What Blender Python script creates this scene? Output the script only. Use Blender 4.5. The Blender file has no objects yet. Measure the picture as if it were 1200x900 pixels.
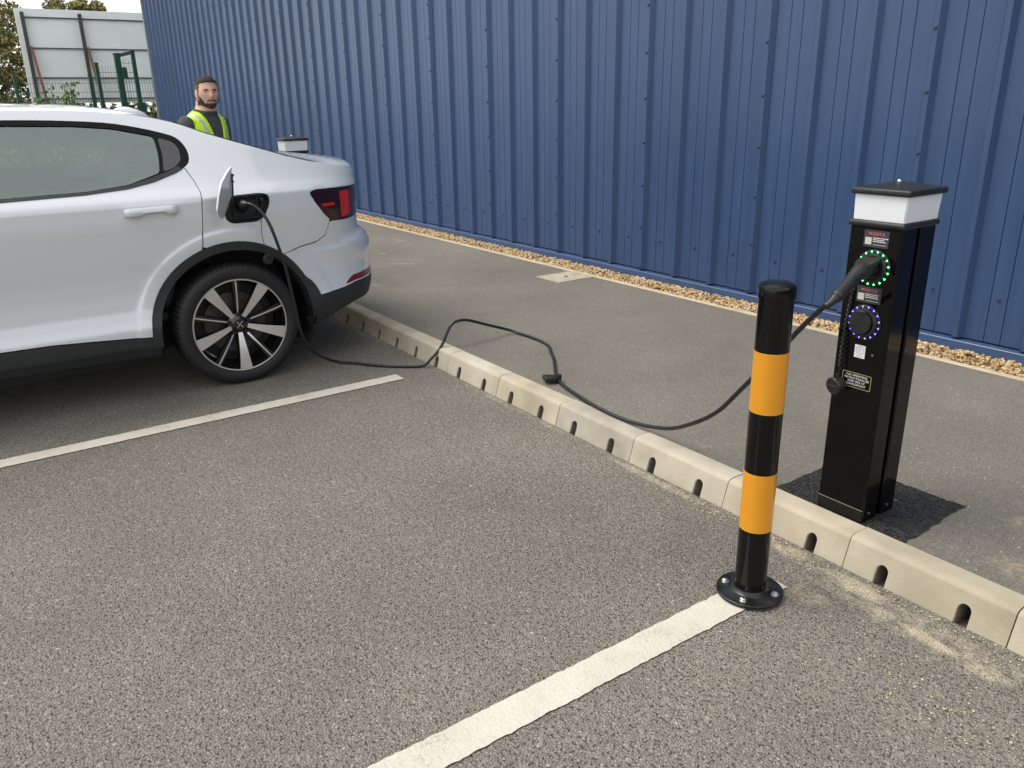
import bpy, bmesh, math, random
import numpy as np
from math import pi, sin, cos, hypot, radians, sqrt
from mathutils import Vector, Matrix
from mathutils.geometry import delaunay_2d_cdt
random.seed(7); rng = np.random.default_rng(7)
scene = bpy.context.scene
col = scene.collection

# ------------------------------------------------------------------ camera
cam = bpy.data.objects.new('camera', bpy.data.cameras.new('camera'))
col.objects.link(cam); scene.camera = cam
CAM = Vector((4.2469, -2.1132, 1.4158))
cr_ = Vector((0.56975323, 0.82163006, -0.01747286))
cu_ = Vector((-0.26102879, 0.20108694, 0.94415465))
cf_ = Vector((-0.77925941, 0.53337424, -0.32903904))
M = Matrix((cr_, cu_, -cf_)).transposed().to_4x4(); M.translation = CAM
cam.matrix_world = M
cam.data.sensor_width = 36.0
cam.data.lens = 940.78 / 1200 * 36
cam.data.clip_start = 0.05; cam.data.clip_end = 5000

# ------------------------------------------------------------------ world and sun (bright overcast)
SUN_EL, SUN_AZ = radians(58), radians(220)      # azimuth from +Y clockwise
world = bpy.data.worlds.new("World"); scene.world = world; world.use_nodes = True
nt = world.node_tree; nt.nodes.clear()
wo = nt.nodes.new('ShaderNodeOutputWorld'); bg = nt.nodes.new('ShaderNodeBackground')
sky = nt.nodes.new('ShaderNodeTexSky'); sky.sky_type = 'NISHITA'; sky.sun_disc = False
sky.sun_elevation = SUN_EL; sky.sun_rotation = SUN_AZ
tc = nt.nodes.new('ShaderNodeTexCoord'); mp = nt.nodes.new('ShaderNodeMapping'); mp.inputs['Scale'].default_value = (1, 1, 2.6)
nz = nt.nodes.new('ShaderNodeTexNoise'); nz.inputs['Scale'].default_value = 2.2; nz.inputs['Detail'].default_value = 7; nz.inputs['Roughness'].default_value = .55
rp = nt.nodes.new('ShaderNodeValToRGB')
rp.color_ramp.elements[0].position = .3; rp.color_ramp.elements[0].color = (7.2, 7.35, 7.7, 1)
rp.color_ramp.elements[1].position = .72; rp.color_ramp.elements[1].color = (12.0, 11.8, 11.2, 1)
mx = nt.nodes.new('ShaderNodeMix'); mx.data_type = 'RGBA'; mx.inputs[0].default_value = .88
L = nt.links.new
L(tc.outputs['Generated'], mp.inputs[0]); L(mp.outputs[0], nz.inputs['Vector']); L(nz.outputs['Fac'], rp.inputs[0])
L(sky.outputs[0], mx.inputs[6]); L(rp.outputs[0], mx.inputs[7]); L(mx.outputs[2], bg.inputs[0])
bg.inputs[1].default_value = 0.10
L(bg.outputs[0], wo.inputs[0])
sun = bpy.data.objects.new('sun', bpy.data.lights.new('sun', 'SUN')); col.objects.link(sun)
sun.data.energy = 1.65; sun.data.angle = radians(32); sun.data.color = (1.0, .93, .82)
sd = Vector((sin(SUN_AZ) * cos(SUN_EL), cos(SUN_AZ) * cos(SUN_EL), sin(SUN_EL)))
sun.rotation_euler = sd.to_track_quat('Z', 'Y').to_euler()
scene.view_settings.view_transform = 'Standard'; scene.view_settings.look = 'None'
scene.view_settings.gamma = 1.0; scene.view_settings.exposure = 0.68
scene.render.engine = 'CYCLES'
scene.cycles.max_bounces = 8; scene.cycles.transparent_max_bounces = 16

# ------------------------------------------------------------------ materials
class NT:
    def __init__(s, m): s.t = m.node_tree; s.b = s.t.nodes.get('Principled BSDF')
    def n(s, k, **kw):
        x = s.t.nodes.new(k)
        for a, v in kw.items(): setattr(x, a, v)
        return x
    def l(s, a, b): s.t.links.new(a, b)
def base_mat(name, color, rough=.5, metal=0., coat=0., spec=.5, coat_rough=.03):
    m = bpy.data.materials.new(name); m.use_nodes = True
    b = m.node_tree.nodes['Principled BSDF']
    b.inputs['Base Color'].default_value = (*color, 1); b.inputs['Roughness'].default_value = rough
    b.inputs['Metallic'].default_value = metal; b.inputs['Coat Weight'].default_value = coat
    b.inputs['Coat Roughness'].default_value = coat_rough; b.inputs['Specular IOR Level'].default_value = spec
    return m
def noisy(name, color, rough=.5, scale=8, amt=.15, bump=0., bscale=60, metal=0., coat=0., spec=.5, rvar=.1, tint=None):
    m = base_mat(name, color, rough, metal, coat, spec); T = NT(m)
    tc = T.n('ShaderNodeTexCoord'); nz = T.n('ShaderNodeTexNoise'); nz.inputs['Scale'].default_value = scale; nz.inputs['Detail'].default_value = 5
    oi = T.n('ShaderNodeObjectInfo'); of = T.n('ShaderNodeVectorMath', operation='MULTIPLY_ADD'); of.inputs[1].default_value = (1, 1, 1); ow = T.n('ShaderNodeMath', operation='MULTIPLY'); ow.inputs[1].default_value = 37.0
    T.l(oi.outputs['Random'], ow.inputs[0]); T.l(tc.outputs['Object'], of.inputs[0]); T.l(ow.outputs[0], of.inputs[2]); VEC = of.outputs[0]
    T.l(VEC, nz.inputs['Vector'])
    r = T.n('ShaderNodeValToRGB'); r.color_ramp.elements[0].position = .3; r.color_ramp.elements[1].position = .7
    lo = [c * (1 - amt) for c in color]; hi = [min(1, c * (1 + amt)) for c in color]
    if tint: lo = [a * b for a, b in zip(lo, tint)]
    r.color_ramp.elements[0].color = (*lo, 1); r.color_ramp.elements[1].color = (*hi, 1)
    T.l(nz.outputs['Fac'], r.inputs[0]); T.l(r.outputs[0], T.b.inputs['Base Color'])
    mr = T.n('ShaderNodeMapRange'); mr.inputs[3].default_value = max(.02, rough - rvar * rough); mr.inputs[4].default_value = min(1, rough + rvar * rough * 1.5)
    T.l(nz.outputs['Fac'], mr.inputs[0]); T.l(mr.outputs[0], T.b.inputs['Roughness'])
    if bump:
        n2 = T.n('ShaderNodeTexNoise'); n2.inputs['Scale'].default_value = bscale; n2.inputs['Detail'].default_value = 3
        T.l(VEC, n2.inputs['Vector'])
        bp = T.n('ShaderNodeBump'); bp.inputs['Strength'].default_value = .6; bp.inputs['Distance'].default_value = bump
        T.l(n2.outputs['Fac'], bp.inputs['Height']); T.l(bp.outputs[0], T.b.inputs['Normal'])
    return m

def asphalt(name, base, chip, bump, contrast=.5, sand=(), dark=1.0, stone=(.30, .28, .25), warm=(1.0, .92, .79)):
    m = base_mat(name, (base,) * 3, .85); T = NT(m)
    tc = T.n('ShaderNodeTexCoord'); P = tc.outputs['Object']
    # chips
    nd = T.n('ShaderNodeTexNoise'); nd.inputs['Scale'].default_value = chip * .5; T.l(P, nd.inputs['Vector'])
    ad = T.n('ShaderNodeVectorMath', operation='MULTIPLY_ADD'); ad.inputs[1].default_value = (.35 / chip,) * 3; T.l(nd.outputs['Color'], ad.inputs[0]); T.l(P, ad.inputs[2])
    v = T.n('ShaderNodeTexVoronoi'); v.inputs['Scale'].default_value = chip; v.inputs['Randomness'].default_value = 1; T.l(ad.outputs[0], v.inputs['Vector'])
    ve = T.n('ShaderNodeTexVoronoi', feature='DISTANCE_TO_EDGE'); ve.inputs['Scale'].default_value = chip; T.l(ad.outputs[0], ve.inputs['Vector'])
    # only some gaps are deep
    ng = T.n('ShaderNodeTexNoise'); ng.inputs['Scale'].default_value = chip * .45; ng.inputs['Detail'].default_value = 3; T.l(P, ng.inputs['Vector'])
    gap = T.n('ShaderNodeMapRange'); gap.inputs[1].default_value = 0.0; gap.inputs[2].default_value = .16; T.l(ve.outputs['Distance'], gap.inputs[0])
    gm = T.n('ShaderNodeMapRange'); gm.inputs[1].default_value = .47; gm.inputs[2].default_value = .66; T.l(ng.outputs['Fac'], gm.inputs[0])
    gmax = T.n('ShaderNodeMath', operation='MAXIMUM'); T.l(gap.outputs[0], gmax.inputs[0]); T.l(gm.outputs[0], gmax.inputs[1])
    # cell brightness
    cb = T.n('ShaderNodeSeparateColor'); T.l(v.outputs['Color'], cb.inputs[0])
    cell = T.n('ShaderNodeMapRange'); cell.inputs[3].default_value = 1 - contrast * .22; cell.inputs[4].default_value = 1 + contrast * .22; T.l(cb.outputs[0], cell.inputs[0])
    # broad blotches
    b1 = T.n('ShaderNodeTexNoise'); b1.inputs['Scale'].default_value = .9; b1.inputs['Detail'].default_value = 6; b1.inputs['Roughness'].default_value = .6; T.l(P, b1.inputs['Vector'])
    bl = T.n('ShaderNodeMapRange'); bl.inputs[1].default_value = .3; bl.inputs[2].default_value = .7; bl.inputs[3].default_value = .82; bl.inputs[4].default_value = 1.18; T.l(b1.outputs['Fac'], bl.inputs[0])
    fn = T.n('ShaderNodeTexNoise'); fn.inputs['Scale'].default_value = chip * 2.6; fn.inputs['Detail'].default_value = 2; T.l(P, fn.inputs['Vector'])
    fm = T.n('ShaderNodeMapRange'); fm.inputs[1].default_value = .25; fm.inputs[2].default_value = .75; fm.inputs[3].default_value = .80; fm.inputs[4].default_value = 1.20; T.l(fn.outputs['Fac'], fm.inputs[0])
    m1 = T.n('ShaderNodeMath', operation='MULTIPLY'); T.l(cell.outputs[0], m1.inputs[0]); T.l(bl.outputs[0], m1.inputs[1])
    m2 = T.n('ShaderNodeMath', operation='MULTIPLY'); T.l(m1.outputs[0], m2.inputs[0]); T.l(fm.outputs[0], m2.inputs[1])
    g2 = T.n('ShaderNodeMapRange'); g2.inputs[3].default_value = 1 - contrast * 1.0; g2.inputs[4].default_value = 1.0; T.l(gmax.outputs[0], g2.inputs[0])
    pn = T.n('ShaderNodeTexNoise'); pn.inputs['Scale'].default_value = chip * .95; pn.inputs['Detail'].default_value = 1.5; T.l(P, pn.inputs['Vector'])
    pit = T.n('ShaderNodeMapRange'); pit.inputs[1].default_value = .33; pit.inputs[2].default_value = .43; pit.inputs[3].default_value = 1 - contrast * 1.1; pit.inputs[4].default_value = 1.0; T.l(pn.outputs['Fac'], pit.inputs[0])
    g3 = T.n('ShaderNodeMath', operation='MULTIPLY'); T.l(g2.outputs[0], g3.inputs[0]); T.l(pit.outputs[0], g3.inputs[1]); g2 = g3
    m3 = T.n('ShaderNodeMath', operation='MULTIPLY'); T.l(m2.outputs[0], m3.inputs[0]); T.l(g2.outputs[0], m3.inputs[1])
    vs = T.n('ShaderNodeVectorMath', operation='SCALE'); vs.inputs[0].default_value = tuple(base * w for w in warm); T.l(m3.outputs[0], vs.inputs['Scale'])
    # rare pale stones
    ps = T.n('ShaderNodeMath', operation='GREATER_THAN'); ps.inputs[1].default_value = .993; T.l(cb.outputs[1], ps.inputs[0])
    psm = T.n('ShaderNodeMath', operation='MULTIPLY'); T.l(ps.outputs[0], psm.inputs[0]); T.l(gap.outputs[0], psm.inputs[1])
    mx = T.n('ShaderNodeMix', data_type='RGBA'); T.l(psm.outputs[0], mx.inputs[0]); T.l(vs.outputs[0], mx.inputs[6]); mx.inputs[7].default_value = (*stone, 1)
    out = mx.outputs[2]
    # sand and dust with a shape of its own
    if sand:
        acc = None
        for (sx, sy, rx, ry, rot, amt) in sand:
            mp = T.n('ShaderNodeMapping', vector_type='TEXTURE'); mp.inputs['Location'].default_value = (sx, sy, 0); mp.inputs['Rotation'].default_value = (0, 0, rot); mp.inputs['Scale'].default_value = (rx, ry, 1000)
            T.l(P, mp.inputs[0]); ln = T.n('ShaderNodeVectorMath', operation='LENGTH'); T.l(mp.outputs[0], ln.inputs[0])
            rr = T.n('ShaderNodeMapRange'); rr.inputs[1].default_value = 1.0; rr.inputs[2].default_value = 0.25; rr.inputs[3].default_value = 0; rr.inputs[4].default_value = amt; T.l(ln.outputs['Value'], rr.inputs[0])
            if acc is None: acc = rr.outputs[0]
            else:
                a = T.n('ShaderNodeMath', operation='MAXIMUM'); T.l(acc, a.inputs[0]); T.l(rr.outputs[0], a.inputs[1]); acc = a.outputs[0]
        sn = T.n('ShaderNodeTexNoise'); sn.inputs['Scale'].default_value = 21; sn.inputs['Detail'].default_value = 9; sn.inputs['Roughness'].default_value = .80; T.l(P, sn.inputs['Vector'])
        a1 = T.n('ShaderNodeMath', operation='ADD'); T.l(acc, a1.inputs[0]); T.l(sn.outputs['Fac'], a1.inputs[1])
        r2 = T.n('ShaderNodeMapRange'); r2.inputs[1].default_value = .78; r2.inputs[2].default_value = 1.12; r2.inputs[4].default_value = .92; T.l(a1.outputs[0], r2.inputs[0])
        mxs = T.n('ShaderNodeMix', data_type='RGBA'); T.l(r2.outputs[0], mxs.inputs[0]); T.l(out, mxs.inputs[6])
        sc = T.n('ShaderNodeVectorMath', operation='SCALE'); sc.inputs[0].default_value = (.58, .50, .36); T.l(fm.outputs[0], sc.inputs['Scale']); T.l(sc.outputs[0], mxs.inputs[7])
        out = mxs.outputs[2]
    T.l(out, T.b.inputs['Base Color'])
    # relief
    hr_ = T.n('ShaderNodeMapRange', interpolation_type='SMOOTHSTEP'); hr_.inputs[2].default_value = .42; T.l(ve.outputs['Distance'], hr_.inputs[0])
    hs = T.n('ShaderNodeMath', operation='MULTIPLY_ADD'); T.l(hr_.outputs[0], hs.inputs[0]); hs.inputs[1].default_value = 1.1; T.l(cb.outputs[2], hs.inputs[2])
    h2 = T.n('ShaderNodeMath', operation='MULTIPLY_ADD'); T.l(pit.outputs[0], h2.inputs[0]); h2.inputs[1].default_value = 1.6; T.l(hs.outputs[0], h2.inputs[2])
    bp = T.n('ShaderNodeBump'); bp.inputs['Strength'].default_value = .9; bp.inputs['Distance'].default_value = bump; T.l(h2.outputs[0], bp.inputs['Height']); T.l(bp.outputs[0], T.b.inputs['Normal'])
    return m

SAND = [(3.10, -.06, .22, .08, -.06, .56), (3.22, -.12, .10, .06, .3, .46), (3.36, -.13, .20, .06, -.1, .55), (3.52, -.14, .14, .07, .1, .46), (3.30, -.10, .9, .22, 0, .36), (2.84, -.05, .18, .07, 0, .46), (3.03, -.22, .16, .12, .3, .40),
        (2.2, -.03, .6, .05, 0, .44), (1.2, -.02, 1.4, .04, 0, .32), (1.98, -.70, .24, .18, 0, .24), (-.6, -.02, 1.2, .05, 0, .3)]
SANDP = [(3.45, .26, .35, .16, 0, .36), (3.3, .55, .3, .2, .4, .3), (-3.29, 1.68, .20, .04, .1, .42), (-2.11, 1.10, .30, .035, .9, .46), (-1.45, .52, .16, .03, .5, .46), (-2.72, 1.19, .14, .03, .4, .44)]
m_asph = asphalt('asphalt_coarse', .262, 122, .0036, .62, SAND, stone=(.42, .40, .36))
m_asph2 = asphalt('asphalt_fine', .268, 190, .0024, .45, SANDP, stone=(.42, .40, .36), warm=(1, .93, .79))
m_patch = asphalt('asphalt_new', .046, 72, .011, .85, (), stone=(.22, .22, .22), warm=(1, 1, 1))
m_conc = noisy('kerb_concrete', (.41, .365, .285), .85, 5, .20, .0020, 170, tint=(1, .97, .90))
m_edge = noisy('edging_concrete', (.50, .42, .30), .85, 9, .15, .001, 150)
m_cover = noisy('cover_concrete', (.42, .37, .28), .8, 12, .18, .001, 120)
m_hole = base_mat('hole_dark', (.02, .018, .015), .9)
m_yel = noisy('yellow_film', (.70, .29, .012), .32, 6, .05, coat=.3)
m_blk = noisy('bollard_black', (.0035, .0035, .004), .12, 5, .2, coat=.0, spec=.35)
m_blkp = noisy('black_plastic', (.014, .014, .015), .42, 40, .2, .0003, 400)
m_blkm = noisy('black_matt', (.012, .012, .013), .6, 30, .2)
m_gloss = noisy('charger_black', (.0025, .0025, .003), .08, 5, .2, coat=0, spec=.30)
m_opal = base_mat('opal_plastic', (.74, .76, .80), .35, coat=.4)
m_steel = base_mat('steel', (.62, .63, .62), .28, 1.0)
m_alloy = base_mat('machined_alloy', (.66, .66, .67), .30, .75)
m_rimblk = base_mat('rim_black', (.006, .006, .007), .22, coat=.4)
m_tyre = noisy('tyre_rubber', (.010, .010, .011), .62, 30, .25, .0005, 300)
m_cable = noisy('cable_rubber', (.012, .012, .013), .42, 30, .25)
m_trim = noisy('car_dark_plastic', (.020, .022, .025), .55, 60, .15, .0002, 500)
m_glossblk = base_mat('car_gloss_black', (.004, .004, .005), .25, coat=.0, spec=.15)
m_paint = base_mat('car_paint', (.65, .68, .72), .30, .10, coat=1.0, coat_rough=.02)
m_lamp = base_mat('lamp_dark_red', (.020, .0015, .002), .16, coat=.5, coat_rough=.15)
m_lampr = base_mat('lamp_red', (.62, .018, .010), .2, coat=.5, coat_rough=.15)
m_cabin = noisy('cabin_grey', (.035, .037, .04), .8, 15, .2)
m_head = base_mat('headliner', (.30, .30, .29), .9)
m_seat = noisy('seat_fabric', (.055, .058, .062), .75, 25, .2)
m_green = noisy('fence_green', (.008, .055, .032), .45, 5, .1)
m_bbw = noisy('billboard_sheet', (.82, .86, .87), .6, 1.2, .05)
m_bbd = noisy('billboard_post', (.06, .058, .062), .6, 4, .15)
m_rust = noisy('rusty_brace', (.20, .085, .06), .7, 4, .2)
m_grass = noisy('grass', (.075, .085, .028), .9, 1.5, .35, .02, 30)
m_bark = noisy('bark', (.09, .07, .05), .9, 10, .3, .01, 30)
m_leafa = noisy('leaf_autumn', (.24, .215, .075), .6, 1.1, .45)
m_leafd = noisy('leaf_dark', (.17, .18, .075), .6, 1.1, .45)
m_leafg = noisy('leaf_green', (.15, .22, .06), .5, 1.6, .4)
for lm in (m_leafa, m_leafd, m_leafg): lm.node_tree.nodes['Principled BSDF'].inputs['Subsurface Weight'].default_value = 0

def glass_mat(name, tint, ior=1.5):
    m = bpy.data.materials.new(name); m.use_nodes = True; T = NT(m); T.t.nodes.remove(T.b)
    o = T.t.nodes['Material Output']; g = T.n('ShaderNodeBsdfGlossy'); g.inputs['Roughness'].default_value = 0.0; g.inputs[0].default_value = (.86, 1, .95, 1)
    t = T.n('ShaderNodeBsdfTransparent'); t.inputs[0].default_value = (*tint, 1)
    f = T.n('ShaderNodeFresnel'); f.inputs[0].default_value = ior
    mm = T.n('ShaderNodeMath', operation='MULTIPLY'); mm.inputs[1].default_value = 4.6; mm.use_clamp = True
    x = T.n('ShaderNodeMixShader'); T.l(f.outputs[0], mm.inputs[0]); T.l(mm.outputs[0], x.inputs[0]); T.l(t.outputs[0], x.inputs[1]); T.l(g.outputs[0], x.inputs[2]); T.l(x.outputs[0], o.inputs[0])
    return m
m_glass = glass_mat('car_glass', (.44, .56, .53))

# blue cladding: paint with faint streaks
def cladding_mat():
    m = base_mat('blue_cladding', (.05, .085, .18), .36, 0, coat=0, spec=.45); T = NT(m)
    tc = T.n('ShaderNodeTexCoord'); mp = T.n('ShaderNodeMapping'); mp.inputs['Scale'].default_value = (9, 9, .7); oi = T.n('ShaderNodeObjectInfo'); of = T.n('ShaderNodeVectorMath', operation='MULTIPLY_ADD'); of.inputs[1].default_value = (1, 1, 1); ow = T.n('ShaderNodeMath', operation='MULTIPLY'); ow.inputs[1].default_value = 53.0
    T.l(oi.outputs['Random'], ow.inputs[0]); T.l(tc.outputs['Object'], of.inputs[0]); T.l(ow.outputs[0], of.inputs[2]); T.l(of.outputs[0], mp.inputs[0])
    nz = T.n('ShaderNodeTexNoise'); nz.inputs['Scale'].default_value = 2.2; nz.inputs['Detail'].default_value = 6; T.l(mp.outputs[0], nz.inputs['Vector'])
    r = T.n('ShaderNodeValToRGB'); r.color_ramp.elements[0].position = .3; r.color_ramp.elements[1].position = .75
    r.color_ramp.elements[0].color = (.035, .069, .160, 1); r.color_ramp.elements[1].color = (.043, .084, .182, 1)
    vr = T.n('ShaderNodeMapRange'); vr.inputs[3].default_value = .93; vr.inputs[4].default_value = 1.06; T.l(oi.outputs['Random'], vr.inputs[0]); vm_ = T.n('ShaderNodeVectorMath', operation='SCALE'); T.l(r.outputs[0], vm_.inputs[0]); T.l(vr.outputs[0], vm_.inputs['Scale'])
    T.l(nz.outputs['Fac'], r.inputs[0]); T.l(vm_.outputs[0], T.b.inputs['Base Color'])
    mr = T.n('ShaderNodeMapRange'); mr.inputs[3].default_value = .25; mr.inputs[4].default_value = .36; T.l(nz.outputs['Fac'], mr.inputs[0]); T.l(mr.outputs[0], T.b.inputs['Roughness'])
    n2 = T.n('ShaderNodeTexNoise'); n2.inputs['Scale'].default_value = 1.6; T.l(tc.outputs['Object'], n2.inputs['Vector'])
    bp = T.n('ShaderNodeBump'); bp.inputs['Strength'].default_value = .15; bp.inputs['Distance'].default_value = .0015; T.l(n2.outputs['Fac'], bp.inputs['Height']); T.l(bp.outputs[0], T.b.inputs['Normal'])
    return m
m_blue = cladding_mat()
m_bluet = noisy('blue_trim', (.046, .086, .185), .35, 3, .08)
m_greyt = noisy('corner_trim', (.22, .25, .29), .4, 3, .08)
# worn white marking paint
def line_mat():
    m = base_mat('marking_paint', (.62, .56, .46), .8); T = NT(m)
    tc = T.n('ShaderNodeTexCoord'); P = tc.outputs['Object']
    n1 = T.n('ShaderNodeTexNoise'); n1.inputs['Scale'].default_value = 6; n1.inputs['Detail'].default_value = 8; n1.inputs['Roughness'].default_value = .7; T.l(P, n1.inputs['Vector'])
    n2 = T.n('ShaderNodeTexNoise'); n2.inputs['Scale'].default_value = 170; n2.inputs['Detail'].default_value = 2; T.l(P, n2.inputs['Vector'])
    a = T.n('ShaderNodeMath', operation='MULTIPLY_ADD'); a.inputs[1].default_value = .55; T.l(n2.outputs['Fac'], a.inputs[0]); T.l(n1.outputs['Fac'], a.inputs[2])
    r = T.n('ShaderNodeValToRGB'); e = r.color_ramp.elements
    e[0].position = .50; e[0].color = (.28, .26, .21, 1); e[1].position = .66; e[1].color = (.50, .465, .40, 1); x = e.new(.95); x.color = (.58, .545, .48, 1)
    T.l(a.outputs[0], r.inputs[0]); T.l(r.outputs[0], T.b.inputs['Base Color'])
    bp = T.n('ShaderNodeBump'); bp.inputs['Strength'].default_value = .6; bp.inputs['Distance'].default_value = .002
    v = T.n('ShaderNodeTexVoronoi'); v.inputs['Scale'].default_value = 95; T.l(P, v.inputs['Vector']); T.l(v.outputs['Distance'], bp.inputs['Height']); T.l(bp.outputs[0], T.b.inputs['Normal'])
    return m
m_line = line_mat()
def em(name, c, s):
    m = base_mat(name, c, .4); b = m.node_tree.nodes['Principled BSDF']; b.inputs['Emission Color'].default_value = (*c, 1); b.inputs['Emission Strength'].default_value = s; return m
m_ledg = em('led_green', (.08, 1.0, .25), 5.0)
m_ledb = em('led_blue', (.12, .10, 1.0), 4.0)

# ------------------------------------------------------------------ helpers
def tag(o, label=None, cat=None, group=None, kind=None):
    if label: o['label'] = label
    if cat: o['category'] = cat
    if group: o['group'] = group
    if kind: o['kind'] = kind
    return o
def empty(name, loc, label=None, cat=None, group=None, kind=None):
    o = bpy.data.objects.new(name, None); col.objects.link(o); o.location = loc; o.empty_display_size = .2
    return tag(o, label, cat, group, kind)
ORIG = {}
def wloc(o):
    p = Vector((0, 0, 0))
    while o is not None: p += o.location; o = o.parent
    return p
def link(name, me, mats, parent=None, smooth=None, label=None):
    """mesh given in world coordinates; shifted into the parent's frame"""
    if parent is not None: me.transform(Matrix.Translation(-wloc(parent)))
    o = bpy.data.objects.new(name, me); col.objects.link(o)
    if parent is not None: o.parent = parent
    for m in (mats if isinstance(mats, (list, tuple)) else [mats]): me.materials.append(m)
    if smooth is not None:
        me.shade_smooth()
        if smooth < 170: me.set_sharp_from_angle(angle=radians(smooth))
    if label: o['label'] = label
    return o
def from_bm(name, bm, mats, parent=None, smooth=None, label=None):
    me = bpy.data.meshes.new(name); bm.to_mesh(me); bm.free(); return link(name, me, mats, parent, smooth, label)
def from_pd(name, v, f, mats, parent=None, smooth=None, label=None):
    me = bpy.data.meshes.new(name); me.from_pydata([tuple(a) for a in v], [], f); me.update(); return link(name, me, mats, parent, smooth, label)
def box(bm, x0, x1, y0, y1, z0, z1, bev=0, seg=2, mi=0):
    r = bmesh.ops.create_cube(bm, size=1); vs = r['verts']
    for v in vs: v.co = Vector(((x0 + x1) / 2 + v.co.x * (x1 - x0), (y0 + y1) / 2 + v.co.y * (y1 - y0), (z0 + z1) / 2 + v.co.z * (z1 - z0)))
    fs = set(f for v in vs for f in v.link_faces)
    for f in fs: f.material_index = mi
    if bev:
        es = list(set(e for v in vs for e in v.link_edges)); bmesh.ops.bevel(bm, geom=es, offset=bev, segments=seg, profile=.5, affect='EDGES')
    return vs
def lathe(bm, prof, seg=32, axis='Z', center=(0, 0, 0), mi=0, mat=None):
    """prof: (r, h) pairs along the axis"""
    rings = []; c = Vector(center)
    for r, h in prof:
        ring = []
        for i in range(seg):
            a = 2 * pi * i / seg
            if axis == 'Z': p = Vector((r * cos(a), r * sin(a), h))
            elif axis == 'X': p = Vector((h, r * cos(a), r * sin(a)))
            else: p = Vector((r * sin(a), h, r * cos(a)))
            if mat is not None: p = mat @ p
            ring.append(bm.verts.new(c + p))
            if r < 1e-6: break
        rings.append(ring)
    for A, B in zip(rings, rings[1:]):
        for i in range(seg):
            j = (i + 1) % seg
            if len(A) == 1 and len(B) == 1: continue
            if len(A) == 1: f = bm.faces.new((A[0], B[i], B[j]))
            elif len(B) == 1: f = bm.faces.new((A[i], B[0], A[j]))
            else: f = bm.faces.new((A[i], B[i], B[j], A[j]))
            f.material_index = mi
def spline(pts, n=8):
    P = [Vector(p) for p in pts]; out = []
    for i in range(len(P) - 1):
        a = P[i - 1] if i else P[i] * 2 - P[i + 1]; b, c = P[i], P[i + 1]; d = P[i + 2] if i + 2 < len(P) else c * 2 - b
        for k in range(n):
            t = k / n
            out.append(.5 * ((2 * b) + (c - a) * t + (2 * a - 5 * b + 4 * c - d) * t * t + (3 * b - a - 3 * c + d) * t ** 3))
    out.append(P[-1]); return out
def tube(bm, pts, rad, seg=10, mi=0, cap=True):
    n = len(pts); pts = [Vector(p) for p in pts]; rr = rad if isinstance(rad, (list, tuple)) else [rad] * n
    t0 = (pts[1] - pts[0]).normalized(); up = Vector((0, 0, 1)) if abs(t0.z) < .9 else Vector((1, 0, 0))
    nrm = t0.cross(up).normalized(); rings = []
    for i in range(n):
        t = (pts[min(i + 1, n - 1)] - pts[max(i - 1, 0)]).normalized()
        nrm = (nrm - t * nrm.dot(t)).normalized(); b = t.cross(nrm)
        rings.append([bm.verts.new(pts[i] + (nrm * cos(2 * pi * k / seg) + b * sin(2 * pi * k / seg)) * rr[i]) for k in range(seg)])
    for A, B in zip(rings, rings[1:]):
        for k in range(seg):
            f = bm.faces.new((A[k], A[(k + 1) % seg], B[(k + 1) % seg], B[k])); f.material_index = mi
    if cap:
        bm.faces.new(rings[0][::-1]).material_index = mi; bm.faces.new(rings[-1]).material_index = mi
def beam(bm, a, b, w, d=None, mi=0):
    a, b = Vector(a), Vector(b); t = (b - a).normalized(); up = Vector((0, 0, 1)) if abs(t.z) < .9 else Vector((1, 0, 0))
    n = t.cross(up).normalized() * w / 2; m = t.cross(n).normalized() * (d or w) / 2
    vs = [bm.verts.new(p + s * n + q * m) for p in (a, b) for s, q in ((-1, -1), (1, -1), (1, 1), (-1, 1))]
    for f in ((3, 2, 1, 0), (4, 5, 6, 7), (1, 5, 4, 0), (2, 6, 5, 1), (3, 7, 6, 2), (0, 4, 7, 3)): bm.faces.new([vs[i] for i in f]).material_index = mi
def prism(bm, poly, fn0, fn1, mi=0):
    """poly of 2-D points swept between two mapping functions"""
    A = [bm.verts.new(fn0(*p)) for p in poly]; B = [bm.verts.new(fn1(*p)) for p in poly]; n = len(poly)
    bm.faces.new(A).material_index = mi; bm.faces.new(B[::-1]).material_index = mi
    for i in range(n): bm.faces.new((A[i], B[i], B[(i + 1) % n], A[(i + 1) % n])).material_index = mi
def text_mesh(s, size, extrude=.0003, align='CENTER', spacing=1.0):
    cu = bpy.data.curves.new('lettering', 'FONT'); cu.body = s; cu.size = size; cu.extrude = extrude; cu.align_x = align; cu.resolution_u = 2; cu.space_character = spacing
    o = bpy.data.objects.new('lettering', cu); col.objects.link(o)
    dg = bpy.context.evaluated_depsgraph_get(); me = bpy.data.meshes.new_from_object(o.evaluated_get(dg))
    bpy.data.objects.remove(o); bpy.data.curves.remove(cu); me.materials.clear(); return me
def pip(x, y, poly):
    c = False; n = len(poly); j = n - 1
    for i in range(n):
        xi, yi = poly[i]; xj, yj = poly[j]
        if (yi > y) != (yj > y) and x < (xj - xi) * (y - yi) / (yj - yi) + xi: c = not c
        j = i
    return c
def dens(poly, step, closed=True):
    out = []; n = len(poly)
    for i in range(n if closed else n - 1):
        a, b = poly[i], poly[(i + 1) % n]; k = max(1, int(math.ceil(hypot(b[0] - a[0], b[1] - a[1]) / step)))
        for t in range(k): out.append((a[0] + (b[0] - a[0]) * t / k, a[1] + (b[1] - a[1]) * t / k))
    return out
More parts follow.
